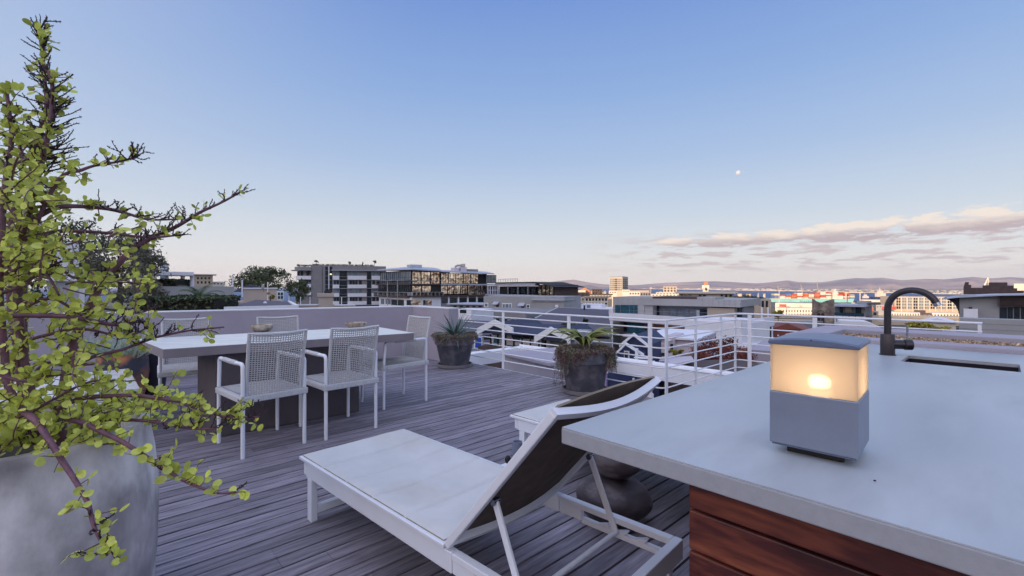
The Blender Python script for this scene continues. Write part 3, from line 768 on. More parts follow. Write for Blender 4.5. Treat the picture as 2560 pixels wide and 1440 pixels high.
def shrub():
    rr = random.Random(21)
    r = thing('spekboom_shrub', 'spreading shrub of round yellow-green leaves on purple stems in the huge concrete pot', 'shrub', (-1.76, 1.6, .68))
    leaves = MB(); tw = MB(); dry = MB()
    def leaf(p, ax, s):
        "round fleshy leaf, ax = direction it points"
        ax = ax.normalized(); n = V((rr.gauss(0, .6), rr.gauss(-.55, .5), rr.gauss(.75, .5))); n = (n - ax * n.dot(ax))
        if n.length < .05: n = ax.orthogonal()
        n.normalize(); sd = ax.cross(n); leaves.tint = rr.uniform(.68, 1.30); k = 9
        c = p + ax * s; cup = rr.uniform(.05, .28) * s; w = rr.uniform(.8, 1.0)
        vs = [c - n * cup]
        for i in range(k):
            a = 2 * math.pi * i / k
            vs.append(c + ax * (-math.cos(a) * s) + sd * (math.sin(a) * s * w * (1 - .18 * math.cos(a))))
        leaves.add(vs, [(0, 1 + i, 1 + (i + 1) % k) for i in range(k)])
    def twig(p0, d, ln, rad, nleaf, ls, M_, nn=6, curl=.5, flower=False, up=.0):
        p = V(p0); d = d.normalized(); pts = [p]; 
        for i in range(nn):
            d = (d + V((rr.gauss(0, curl), rr.gauss(0, curl), rr.gauss(up, curl))) * .3).normalized(); p = p + d * (ln / nn); pts.append(p)
        (dry if flower else tw).tube(pts, [rad * (1 - .55 * i / nn) for i in range(nn + 1)], 5)
        if flower:
            for a, b in zip(pts, pts[1:]):
                for q in range(3):
                    s = a.lerp(b, rr.random()); e = V((rr.gauss(0, 1), rr.gauss(0, 1), rr.gauss(.3, 1))).normalized()
                    dry.tube([s, s + e * rr.uniform(.003, .006)], [.0016, .001], 4)
        for i in range(nleaf):
            t = (i + rr.random()) / nleaf * nn; k = min(int(t), nn - 1); s = pts[k].lerp(pts[k + 1], t - k)
            e = V((rr.gauss(0, 1), rr.gauss(0, 1), rr.gauss(.3, .8))).normalized(); e = (e + (pts[k + 1] - pts[k]).normalized() * .4)
            leaf(s, e, ls * rr.uniform(.6, 1.15))
        return pts
    PX = lambda x, y, Y: A(x, y, Y)
    B = []   # points px, Y start, Y end, width px start, end, leaves per 100 px, flower twigs per 100 px from fraction
    def br(pts, Y0, Y1, w0, w1, lv=8, fl=0, ff=.5, ls=.0122):
        n = len(pts); P = [PX(x, y, Y0 + (Y1 - Y0) * i / (n - 1)) for i, (x, y) in enumerate(pts)]
        C = catmull(P); m = len(C)
        C = [c + V((noise.noise(c * 9), noise.noise(c * 9 + V((5, 0, 0))), noise.noise(c * 9 + V((0, 7, 0))))) * .006 * min(1, i / 3) for i, c in enumerate(C)]
        rad = [(w0 + (w1 - w0) * i / (m - 1)) / 2 * (Y0 + (Y1 - Y0) * i / (m - 1)) / F for i in range(m)]
        mb = MB(); mb.tube(C, rad, 9); mb.build('branch', M['stem'], r, smooth='all')
        L = sum(math.dist(pts[i], pts[i + 1]) for i in range(n - 1)) / 100
        for i in range(int(L * lv * 1.0)):
            t = rr.random() ** 1.15; k = min(int(t * (m - 1)), m - 2); p = C[k]; d = (C[k + 1] - C[k]).normalized()
            o = V((rr.gauss(0, 1), rr.gauss(0, .7), rr.gauss(.3, 1))).normalized(); o = (o - d * o.dot(d) * .6).normalized()
            if rr.random() < .55:
                st = p + o * rad[k]; q = rr.uniform(.008, .03); tw.tube([p, st + o * q], [.0016, .001], 4, cap=False)
                leaf(st + o * q, o + V((0, 0, .3)), ls * rr.uniform(.7, 1.25)); leaf(st + o * q, V((o.z, o.y * -.5, -o.x)), ls * rr.uniform(.6, 1.1))
            else:
                twig(p, o + d * .5, rr.uniform(.03, .085), .0018, rr.randint(3, 6), ls, tw)
        for i in range(int(L * fl * .6)):
            t = ff + (1 - ff) * rr.random(); k = min(int(t * (m - 1)), m - 2); p = C[k]; d = (C[k + 1] - C[k]).normalized()
            o = V((rr.gauss(0, .7), rr.gauss(0, .5), rr.uniform(-.3, 1.0))).normalized()
            a = twig(p, o + d * .9, rr.uniform(.035, .085), .0022, 0, ls, tw, flower=True, curl=.6, up=.25)
            if rr.random() < .35: twig(a[3], o + d * .3 + V((0, 0, .5)), rr.uniform(.02, .05), .0013, 0, ls, tw, flower=True, curl=.6)
        return C
    br([(150, 1125), (150, 1040), (165, 950), (182, 865), (204, 807), (243, 727), (271, 689), (335, 622), (380, 596), (463, 552), (524, 520), (607, 478)], 1.58, 1.95, 29, 4, 5, 13, .45)
    br([(96, 1110), (80, 1020), (58, 900), (44, 760), (45, 619), (57, 577), (80, 504), (107, 400), (123, 317), (127, 240), (120, 175)], 1.55, 1.62, 24, 7, 9, 3, .7)
    br([(80, 1080), (62, 860), (60, 700), (77, 433), (104, 330), (115, 267), (107, 133), (100, 77)], 1.66, 1.70, 16, 6, 6, 9, .45)
    br([(60, 1100), (20, 960), (2, 760), (4, 600), (13, 480), (27, 367), (25, 300), (17, 227)], 1.48, 1.5, 18, 7, 9, 3, .6)
    br([(70, 1100), (45, 900), (20, 700), (32, 536), (60, 430), (40, 330)], 1.72, 1.78, 18, 8, 9, 3, .6)
    br([(90, 560), (147, 445), (200, 427), (233, 417), (300, 403), (347, 392)], 1.58, 1.7, 10, 4, 9, 9, .6)
    br([(60, 560), (134, 521), (192, 516), (256, 520), (319, 536), (367, 547), (447, 550)], 1.58, 1.8, 14, 4, 6, 10, .35)
    br([(48, 600), (110, 585), (160, 577), (288, 587), (367, 592), (463, 585)], 1.58, 1.85, 12, 4, 4, 6, .5)
    br([(262, 697), (335, 708), (372, 710)], 1.74, 1.78, 8, 4, 13, 0)
    br([(-30, 810), (32, 788), (160, 791), (224, 801), (288, 811), (335, 803)], 1.4, 1.62, 14, 8, 10, 5, .7)
    br([(180, 925), (224, 897), (288, 878), (335, 862), (399, 843), (479, 827), (559, 819)], 1.62, 1.9, 10, 4, 5, 7, .5)
    br([(150, 1020), (194, 997), (272, 989), (350, 991), (428, 1000), (486, 1020), (564, 1039), (646, 1040)], 1.5, 1.62, 13, 5, 13, 4, .7)
    br([(120, 1075), (160, 1052), (233, 1039), (331, 1024), (408, 1020)], 1.5, 1.66, 12, 5, 13, 2)
    br([(200, 1075), (260, 1052), (311, 1051), (389, 1055), (447, 1067), (506, 1074), (555, 1067)], 1.52, 1.60, 11, 4, 10, 4, .6)
    br([(160, 1045), (226, 1065), (272, 1088), (331, 1121), (389, 1156), (428, 1183), (486, 1214), (545, 1230), (585, 1228)], 1.45, 1.30, 14, 5, 8, 1, ls=.0128)
    br([(50, 1020), (70, 1040), (101, 1070), (132, 1113), (163, 1160), (194, 1203), (218, 1253), (229, 1300), (241, 1335), (261, 1368), (269, 1388)], 1.40, 1.10, 18, 6, 9, 3, .5, ls=.0128)
    br([(60, 770), (112, 747), (144, 752), (176, 769), (217, 795)], 1.5, 1.55, 9, 5, 9)
    br([(180, 792), (217, 775), (288, 775), (350, 780), (392, 765)], 1.66, 1.74, 8, 3, 11, 5)
    br([(20, 690), (90, 640), (130, 625), (200, 600)], 1.5, 1.56, 10, 4, 10, 3)
    br([(40, 860), (120, 838), (190, 820), (285, 838), (340, 835), (372, 815)], 1.55, 1.68, 9, 4, 10, 5)
    br([(90, 930), (120, 905), (160, 913), (235, 910)], 1.4, 1.46, 9, 6, 9)
    br([(-20, 930), (70, 950), (130, 938), (185, 935)], 1.36, 1.42, 10, 5, 10)
    br([(188, 945), (184, 900), (190, 878)], 1.4, 1.4, 6, 4, 6)
    br([(-20, 1050), (60, 1040), (130, 1000), (210, 960), (265, 950)], 1.4, 1.5, 10, 4, 14)
    br([(-30, 740), (40, 720), (90, 690), (140, 660), (225, 640)], 1.45, 1.6, 10, 4, 10, 4)
    br([(100, 620), (140, 655), (180, 690), (230, 700), (250, 720)], 1.62, 1.66, 8, 4, 12, 2)
    br([(-30, 520), (30, 500), (80, 470), (140, 470)], 1.5, 1.6, 9, 4, 12, 2)
    br([(20, 420), (60, 400), (100, 395), (140, 370)], 1.56, 1.62, 7, 4, 10, 8)
    br([(-10, 640), (60, 650), (120, 690), (150, 740)], 1.45, 1.5, 9, 5, 10)
    # the fine dark flower twigs that fringe the two tall leaders
    for (x0, y0, x1, y1, Y, side, n) in ((118, 175, 124, 320, 1.62, 1, 13), (126, 250, 112, 440, 1.62, 1, 30), (104, 100, 116, 260, 1.69, 0, 12), (116, 260, 70, 480, 1.68, 0, 13), (120, 320, 95, 450, 1.62, 1, 16)):
        for i in range(n):
            t = (i + rr.random()) / n; p = PX(x0 + (x1 - x0) * t, y0 + (y1 - y0) * t, Y)
            sg = 1 if (rr.random() < (.85 if side else .35)) else -1
            d = V((sg * rr.uniform(.7, 1.2), rr.gauss(0, .5), rr.uniform(.1, .8)))
            twig(p, d, rr.uniform(.04, .06) + .075 * rr.random() * min(1, y0 / 200), .0026, 1 if rr.random() < .3 else 0, .011, tw, nn=8, curl=.35, flower=True, up=.1)
    for (x, y, dx, dz, L) in ((100, 77, -.7, .55, .09), (103, 70, .35, 1, .05), (112, 55, 1, .35, .06)):
        twig(PX(x, y, 1.70), V((dx, .1, dz)), L, .0022, 0, .01, tw, nn=9, curl=.25, flower=True)
    # filling twigs through the body of the shrub
    n = 0
    while n < 95:
        x = rr.uniform(-50, 380); y = rr.uniform(440, 1110)
        w = 1.0 if x < 120 else (.6 if x < 240 else .22)
        if y < 560: w *= .8 if x < 130 else .1
        if y > 980: w *= 1.0 if x > 60 else .8
        if 800 < y < 960 and x > 250: w = .03
        if rr.random() > w: continue
        Y = rr.uniform(1.35, 1.95); n += 1
        d = V((rr.uniform(-.3, 1.2), rr.gauss(0, .5), rr.gauss(.25, .6)))
        twig(PX(x, y, Y), d, rr.uniform(.09, .2), rr.uniform(.0022, .004), rr.randint(7, 12), .0135, tw, nn=8)
    for i in range(34):   # low skirt just over the rim
        a = rr.uniform(-1.9, 1.2); q = rr.uniform(.1, .42); p = V((-1.76 + math.cos(a) * q, 1.6 + math.sin(a) * q, rr.uniform(.72, .84)))
        twig(p, V((math.cos(a), math.sin(a), rr.uniform(.0, .8))), rr.uniform(.08, .16), .003, rr.randint(6, 11), .0165, tw)
    tw.build('green_twigs', M['stem'], r, smooth='all'); dry.build('dry_flower_twigs', M['twig'], r)
    leaves.build('foliage', M['leaf'], r)
shrub()

def sprig():
    rr = random.Random(4); p = G(1388, 966, .004); r = thing('dry_sprig', 'small dry reddish sprig lying on the deck left of the aloe pot', 'twig', p); mb = MB()
    mb.tube([p, p + V((.01, .02, .05)), p + V((.03, .03, .10))], .003, 5)
    for i in range(16):
        q = p + V((rr.uniform(-.03, .05), rr.uniform(-.02, .04), rr.uniform(.01, .11))); u = V((rr.gauss(0, 1), rr.gauss(0, 1), rr.gauss(0, 1))).normalized(); v = u.orthogonal(); mb.add([q - u * .014, q - v * .006, q + u * .014, q + v * .006], [(0, 1, 2, 3)])
    mb.build('stalk', M['trail'], r)
sprig()
# ============================================================ camera, sky, sun
cam = bpy.data.cameras.new('camera'); co = bpy.data.objects.new('camera', cam); col.objects.link(co)
co.location = (0, 0, H); co.rotation_euler = (math.radians(90), 0, 0)
cam.sensor_width = 36; cam.lens = 36 * F / 2560; cam.shift_y = -(720 - HY) / 2560 * -1 * -1
cam.clip_start = .05; cam.clip_end = 90000
sc.camera = co
SUN_AZ = V((-.62, -.785, 0)).normalized(); SUN_EL = math.radians(7.0)
w = bpy.data.worlds.new('World'); sc.world = w; w.use_nodes = True
n = w.node_tree.nodes; l = w.node_tree.links; bg = n['Background']
sky = n.new('ShaderNodeTexSky'); sky.sky_type = 'NISHITA'; sky.sun_disc = False; sky.sun_elevation = SUN_EL
sky.sun_rotation = math.atan2(SUN_AZ.x, SUN_AZ.y); sky.altitude = 60; sky.air_density = 1.0; sky.dust_density = .6; sky.ozone_density = 2.0
# ============================================================ CITY
M['c_grey'] = mat('grey_render_wall', (.235, .225, .245), .85, .08, .6)
M['c_grey2'] = mat('light_grey_render_wall', (.33, .335, .355), .85, .07, .5)
M['c_white'] = mat('white_render_wall', (.76, .76, .83), .8, .05, .5)
M['c_cream'] = mat('cream_render_wall', (.50, .42, .37), .85, .08, .8)
M['c_conc'] = mat('board_marked_concrete', (.36, .355, .365), .8, .08, .5)
M['c_brown'] = mat('brown_brick_wall', (.085, .06, .06), .85, .2, 2)
M['c_stone'] = mat('rough_brown_stonework', (.17, .135, .12), .9, .45, 1.1, c2=(.30, .25, .21), v2=.55, s2=.8)
M['c_tan'] = mat('tan_wall', (.46, .38, .30), .85, .12, .12)
M['c_sand'] = mat('sandy_white_wall', (.62, .56, .50), .85, .1, .1)
M['c_orange'] = mat('orange_brick_wall', (.46, .20, .09), .85, .1, .2)
M['c_red'] = mat('red_tiled_roof', (.24, .075, .06), .8, .12, 1)
M['c_pink'] = mat('pale_pink_wall', (.56, .50, .57), .85, .05, .6)
M['c_navy'] = mat('navy_painted_wall', (.022, .035, .10), .6, .12, 2)
M['navy_roof'] = mat('navy_sheet_roof', (.040, .048, .095), .8, .08, 2, (1, 6, 1))
M['c_roof'] = mat('purple_grey_sheet_roof', (.095, .083, .115), .85, .1, .8, (1, 8, 1))
M['c_roofl'] = mat('pale_metal_roof', (.42, .45, .55), .5, .08, .6)
M['c_dark'] = mat('dark_trim_and_shade', (.02, .018, .022), .8)  # near-black trim, doors and roofs; also stands in for shade in openings
M['c_lilac'] = mat('lilac_wall', (.36, .20, .50), .8, .05)
M['c_blue'] = mat('bright_blue_door', (.01, .07, .50), .5, .05)
M['c_teal'] = mat('teal_hull_paint', (.22, .52, .50), .6, .12, .03)
M['c_rust'] = mat('rust_red_paint', (.42, .10, .05), .7, .2, .2)
M['wood_clad'] = mat('warm_timber_cladding', (.36, .17, .08), .6, .3, 3, (5, 5, .6))
M['glass'] = mat('dark_window_glass', (.02, .028, .038), .12, .3, 1, spec=.8)
M['glass_b'] = mat('pale_blue_window_glass', (.16, .21, .26), .12, .35, .7, spec=.9)
M['glass_t'] = mat('teal_window_glass', (.02, .07, .10), .12, .4, .8, spec=.8)
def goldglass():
    m, n, l, b = nt('sunset_tinted_glass')
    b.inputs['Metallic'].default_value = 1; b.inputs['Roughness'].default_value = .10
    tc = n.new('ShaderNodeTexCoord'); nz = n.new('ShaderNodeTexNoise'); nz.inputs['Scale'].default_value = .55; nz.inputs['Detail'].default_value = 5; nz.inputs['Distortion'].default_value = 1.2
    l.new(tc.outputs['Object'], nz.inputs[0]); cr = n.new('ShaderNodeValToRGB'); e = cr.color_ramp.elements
    e[0].position = .36; e[0].color = (.20, .12, .08, 1); e[1].position = .62; e[1].color = (1, .84, .66, 1)  # gold and dark of the reflected sunset put into the base colour
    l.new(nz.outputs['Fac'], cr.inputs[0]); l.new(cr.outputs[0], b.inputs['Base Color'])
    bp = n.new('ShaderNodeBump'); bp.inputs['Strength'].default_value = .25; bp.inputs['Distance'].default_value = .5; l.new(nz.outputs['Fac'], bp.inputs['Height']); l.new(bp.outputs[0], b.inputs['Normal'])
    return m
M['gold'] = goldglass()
M['tree'] = mat('dark_olive_foliage', (.085, .105, .050), .7, .4, .6, tint=True, trans=.15)
M['tree2'] = mat('grey_olive_foliage', (.135, .13, .095), .7, .4, .6, tint=True, trans=.15)
M['tree3'] = mat('yellow_green_foliage', (.36, .31, .04), .7, .35, .6, tint=True, trans=.2)
M['treeR'] = mat('rust_red_foliage', (.19, .050, .038), .7, .4, 2, tint=True, trans=.2)
M['hedge'] = mat('deep_green_hedge', (.045, .065, .026), .6, .4, 1, tint=True, trans=.1)
M['palm'] = mat('palm_frond', (.13, .18, .10), .6, .3, 1, tint=True, trans=.2)
M['bark'] = mat('grey_brown_bark', (.10, .08, .065), .9, .2, 3)
M['cgold'] = glow('warm_lit_window', (1, .62, .28), 1.1)

def zt(Y): 
    P = [(-50, -11), (40, -12), (120, -15), (250, -20), (450, -26), (900, -42), (1700, -49.2), (1e6, -49.2)]
    for (a, za), (b, zb) in zip(P, P[1:]):
        if Y <= b: return za + (zb - za) * max(0, (Y - a)) / (b - a)
    return -49.2
class Fac:
    "a vertical facade running between two picture columns at given distances"
    def __init__(s, xa, Ya, xb, Yb):
        if Yb is None:      # square to the line of sight of its middle
            t = ((xa + xb) / 2 - CX) / F; m = V((t, 1, 0)) * Ya; k = 1 + t * t
            s.p = V(((xa - CX) / F, 1, 0)) * (Ya * k / (1 + t * (xa - CX) / F)); s.q = V(((xb - CX) / F, 1, 0)) * (Ya * k / (1 + t * (xb - CX) / F))
        else: s.p = A(xa, HY, Ya); s.q = A(xb, HY, Yb)
        s.p.z = s.q.z = 0
        s.d = (s.q - s.p).normalized(); s.n = V((-s.d.y, s.d.x, 0)); s.L = (s.q - s.p).length
        if s.n.dot(s.p + s.q) < 0: s.n = -s.n
    def s_of(s, px):
        t = (px - CX) / F; return -(s.p.x - t * s.p.y) / (s.d.x - t * s.d.y)
    def z_of(s, px, py): Y = s.p.y + s.d.y * s.s_of(px); return H - (py - HY) / F * Y
    def box(s, mb, x0, y0, x1, y1, pr=.03, dp=.0, off=0):
        xm = (x0 + x1) / 2; a, b = s.s_of(x0), s.s_of(x1); z1, z0 = s.z_of(xm, y0), s.z_of(xm, y1)
        o = s.p + s.d * a - s.n * pr; o.z = z0
        return mb.obox(o, s.d * (b - a), s.n * (pr + dp), V((0, 0, z1 - z0)))
    def boxz(s, mb, x0, y0, x1, zb, dep, pr=0):
        xm = (x0 + x1) / 2; a, b = s.s_of(x0), s.s_of(x1); z1 = s.z_of(xm, y0)
        o = s.p + s.d * a - s.n * pr; o.z = zb
        return mb.obox(o, s.d * (b - a), s.n * (dep + pr), V((0, 0, z1 - zb)))
def part(f, nm, m, par, *rects, pr=.03, dp=0, each=True):
    out = None
    for q in rects:
        mb = MB(); f.box(mb, *q, pr=pr, dp=dp); out = mb.build(nm, m, par)
    return out
def house(name, label, cat, xa, Ya, xb, Yb, ytop, dep, m, group=None, zb=None, roof=None, roofh=.25, over=.0):
    f = Fac(xa, Ya, xb, Yb); z0 = zt(min(Ya, Yb or Ya)) - 3 if zb is None else zb
    c = (f.p + f.q) / 2; r = thing(name, label, cat, (c.x, c.y, z0), group)
    mb = MB(); f.boxz(mb, xa, ytop, xb, z0, dep); mb.build('wall', m, r)
    if roof:
        xm = (xa + xb) / 2; z = f.z_of(xm, ytop); mb = MB(); o = f.p - f.d * over - f.n * over; o.z = z + .004
        mb.obox(o, f.d * (f.L + 2 * over), f.n * (dep + 2 * over), V((0, 0, roofh))); mb.build('roof', roof, r)
    return r, f
def wins(r, f, x0, x1, ys, n, fill=.6, m=None, nm='window', pr=.03):
    "rows of windows: ys list of (top,bottom)"
    for (a, b) in ys:
        for i in range(n):
            w = (x1 - x0) / n; c = x0 + w * (i + .5); part(f, nm, m or M['glass'], r, (c - w * fill / 2, a, c + w * fill / 2, b), pr=pr)
def gable(f, mb, x0, x1, yb, yt, dep, pr=0, th=None):
    "gabled prism: base line yb, ridge yt"
    a, b = f.s_of(x0), f.s_of(x1); xm = (x0 + x1) / 2; z0 = f.z_of(xm, yb); z1 = f.z_of(xm, yt)
    P = [f.p + f.d * a - f.n * pr, f.p + f.d * b - f.n * pr, f.p + f.d * (a + b) / 2 - f.n * pr]
    P[0].z = P[1].z = z0; P[2].z = z1
    mb.extr(P, f.n * (dep + pr))
# ---------------------------------------------------------------- vegetation
def crown(mb, c, rad, n, ls, seed, clumps=26, hollow=.55, flat=1):
    rr = random.Random(seed); cs = []
    for i in range(clumps):
        d = V((rr.gauss(0, 1), rr.gauss(0, 1), rr.gauss(.15, .8))).normalized(); q = rr.uniform(hollow, .95)
        cs.append((V((c[0] + d.x * rad[0] * q, c[1] + d.y * rad[1] * q, c[2] + d.z * rad[2] * q)), rr.uniform(.18, .36), rr.uniform(.6, 1.4)))
    for i in range(n):
        k = rr.choice(cs); d = V((rr.gauss(0, 1), rr.gauss(0, 1), rr.gauss(0, .8))).normalized() * (rr.random() ** .45) * k[1] * 1.15
        p = k[0] + V((d.x * rad[0], d.y * rad[1], d.z * rad[2])); mb.tint = k[2] * rr.uniform(.6, 1.35)
        u = V((rr.gauss(0, 1), rr.gauss(0, 1), rr.gauss(0, 1))).normalized(); v = u.orthogonal().normalized(); v.rotate(Matrix.Rotation(rr.random() * 6.28, 3, u)); s = ls * rr.uniform(.5, 1.2)
        mb.add([p - u * s, p - v * s * .45, p + u * s, p + v * s * .45], [(0, 1, 2, 3)])
    return cs
def tree(name, label, px, py, Y, w, h, m, seed, n=2600, ls=None, group=None, cat='tree', clumps=26, ground=None, trunk=True):
    "crown centred at px,py with picture width w and height h"
    c = A(px, py, Y); rx = w * Y / F / 2; rz = h * Y / F / 2; g = (zt(Y) if ground is None else ground)
    r = thing(name, label, cat, (c.x, c.y, g), group)
    mb = MB(); cs = crown(mb, c, (rx, rx * .9, rz), n, ls or rx * .05, seed, clumps)
    mb.build('crown', m, r)
    if trunk:
        mb = MB(); b = V((c.x, c.y, g)); t = V((c.x, c.y, c.z - rz * .55)); R = max(.06, rx * .06)
        mb.tube([b, b.lerp(t, .5) + V((R, 0, 0)), t], [R * 1.5, R * 1.1, R * .8], 8, cap=False)
        for k in cs[:9]: mb.tube([t, t.lerp(k[0], .5) + V((0, 0, rz * .08)), k[0]], [R * .6, R * .35, R * .1], 5, cap=False)
        mb.build('trunk', M['bark'], r)
    return r
# ---------------------------------------------------------------- terrain, water
def terrain():
    mb = MB(); ys = [-300, -40, 0, 40, 80, 120, 180, 250, 350, 450, 650, 900, 1250, 1690, 1740]; xs = [-2600, -1500, -900, -500, -250, -120, -60, 0, 60, 120, 250, 500, 900, 1500, 2600]
    vs = []
    for y in ys:
        for x in xs:
            z = zt(y) if y < 1700 else -54
            vs.append((x, y, z + (noise.noise(V((x * .01, y * .01, 0))) * 1.0 if 60 < y < 1600 else 0)))
    n = len(xs); mb.add(vs, [(j * n + i, j * n + i + 1, (j + 1) * n + i + 1, (j + 1) * n + i) for j in range(len(ys) - 1) for i in range(n - 1)])
    tag(mb.build('ground', mat('mixed_town_ground', (.12, .11, .10), .9, .35, .02, c2=(.06, .075, .04), v2=.52, s2=.012), None, smooth='all'), kind='structure')
    mb = MB(); mb.add([(-50000, 1500, -50), (60000, 1500, -50), (60000, 26400, -50), (-50000, 26400, -50)], [(0, 1, 2, 3)])
    sea = mat('blue_sea_water', (.02, .075, .20), .6, .08, .0006, (1, 4, 1))
    tag(mb.build('sea', sea, None), kind='structure')
    # hill behind the camera that keeps the evening sun off the terrace
    s = SUN_AZ; t = V((-s.y, s.x, 0)); mb = MB(); vs = []; n = 41
    prof = [(140, -14), (240, 14), (330, 50), (400, 1.0), (480, 60), (700, 20), (900, -20)]
    for i in range(n):
        q = -1500 + 3000 * i / (n - 1)
        top = 76 + 5 * noise.noise(V((q * .004, 3, 0))) - max(0, abs(q) - 1100) * .12
        for a, z in prof:
            z = top if z == 1.0 else z * (top / 76)
            p = s * (a + 12 * noise.noise(V((q * .01, a * .01, 0)))) + t * q; vs.append((p.x, p.y, z))
    m = len(prof); mb.add(vs, [(i * m + j, i * m + j + 1, (i + 1) * m + j + 1, (i + 1) * m + j) for i in range(n - 1) for j in range(m - 1)])
    tag(mb.build('hill', mat('scrub_hillside', (.07, .075, .04), .95, .4, .03), None, smooth='all'), kind='structure')
    # far shore and mountains
    shore = [(1100, 721), (1300, 721), (1500, 721.6), (1600, 722.5), (1700, 724), (1800, 726), (1960, 728.3), (2100, 731), (2250, 734), (2400, 737), (2600, 741), (3000, 746)]
    a = [G(x, y, -50) for x, y in shore]; mb = MB(); vs = []
    for p in a: vs += [(p.x, p.y, -55), (p.x, p.y, -48.5), (p.x * 26000 / p.y, 26000, -44)]
    mb.add(vs, [(3 * i, 3 * i + 3, 3 * i + 4, 3 * i + 1) for i in range(len(a) - 1)] + [(3 * i + 1, 3 * i + 4, 3 * i + 5, 3 * i + 2) for i in range(len(a) - 1)])
    tag(mb.build('far_shore', mat('far_shore_land', (.34, .27, .20), .95, .3, .0016, c2=(.17, .17, .13), v2=.5, s2=.0009), None), kind='structure')
    def range_(name, pts, Y, dep, m, seed):
        mb = MB(); P = [A(x, y, Y) for x, y in pts]; vs = []; N = []
        for i in range(len(P) - 1):
            for j in range(6): N.append(P[i].lerp(P[i + 1], j / 6))
        N.append(P[-1]); rows = 9
        for i, p in enumerate(N):
            hgt = p.z + 50
            for k in range(rows):
                t = k / (rows - 1); q = math.sin(t * math.pi / 2)
                zz = -50 + hgt * q ** 1.15 * (1 + .10 * (1 - t) * noise.noise(V((i * .35, k * .9, seed)))) * (1 if k == rows - 1 else .96)
                yy = Y - dep * (1 - t) * (1 + .25 * noise.noise(V((i * .22, k * .4, seed + 4))))
                vs.append((p.x * yy / Y, yy, zz))
            vs.append((p.x * 1.05, Y * 1.1, -60))
        rr_ = rows + 1
        mb.add(vs, [(i * rr_ + k, (i + 1) * rr_ + k, (i + 1) * rr_ + k + 1, i * rr_ + k + 1) for i in range(len(N) - 1) for k in range(rr_ - 1)])
        tag(mb.build(name, m, None, smooth='all'), kind='structure')
    mm = mat('dry_mountain_slope', (.46, .31, .25), .95, .3, .0012, c2=(.17, .14, .17), v2=.5, s2=.0006)
    range_('mountains', [(1150, 716), (1340, 711), (1390, 703), (1434, 699), (1465, 705), (1510, 711), (1580, 713), (1660, 715), (1720, 712), (1760, 709), (1800, 710), (1850, 711), (1900, 708), (1935, 705), (1968, 700.5), (1995, 705), (2030, 706), (2059, 705), (2100, 699), (2139, 695), (2170, 696), (2205, 694), (2252, 700.6), (2320, 697), (2360, 698.6), (2432, 692), (2472, 696), (2525, 692.5), (2600, 697), (2800, 702), (3000, 708)], 19000, 5000, mm, 1)
    range_('distant_mountains', [(1500, 716), (1600, 712), (1660, 707), (1700, 706), (1745, 704), (1790, 703), (1830, 705), (1880, 708), (1960, 712)], 23500, 2500, mm, 7)
    # white town strewn along the far shore: nobody could count it
    rr = random.Random(3); mb = MB()
    for i in range(900):
        x = rr.uniform(1340, 2560); y0 = 721.0 + max(0, (x - 1500)) * .0178; d = rr.random() ** 2
        y = y0 - .8 - d * (4.5 + max(0, x - 1700) * .006)
        Y = 1150 * 50 / max(2.2, (y - 718)) if y > 720.4 else rr.uniform(15000, 22000)
        Y = min(Y, 22000); p = V(((x - CX) / F * Y, Y, -47)); w = rr.uniform(2, 9) * Y / F; h = rr.uniform(.5, 1.3) * Y / F
        mb.box(p.x, p.y, p.z, p.x + w, p.y + w * .5, p.z + h)
    tag(mb.build('far_shore_town', M['c_sand'], None), 'scatter of tiny pale buildings along the far shore of the bay', 'town', kind='stuff')
terrain()
# ---------------------------------------------------------------- left side
tree('olive_tree', 'large grey-olive tree rising behind the left end of the parapet', 300, 665, 26, 190, 165, M['tree2'], 1, 5200, .10, 'trees beyond the terrace', ground=-6, clumps=44)
tree('olive_tree', 'dark tree with a thin top at the far left, behind the white gabled house', 175, 640, 34, 190, 200, M['tree'], 2, 4200, .14, 'trees beyond the terrace', ground=-6, clumps=40)
tree('olive_tree', 'dark small tree left of the pergola with the flat white roof', 345, 735, 24, 120, 90, M['tree2'], 8, 2200, .09, 'trees beyond the terrace', ground=-6)
tree('olive_tree', 'dark tree at the very left edge, half hidden by the spreading shrub', 40, 660, 30, 220, 220, M['tree'], 17, 4200, .14, 'trees beyond the terrace', ground=-6, clumps=40)
tree('broad_tree', 'rounded olive-green tree between the satellite dish and the grey apartment block', 662, 703, 70, 150, 72, M['tree'], 3, 5200, .2, 'trees beyond the terrace', clumps=40)
tree('broad_tree', 'lower dark tree in front of the grey apartment block, right of the round one', 742, 728, 62, 60, 62, M['tree'], 4, 2200, .17, 'trees beyond the terrace')
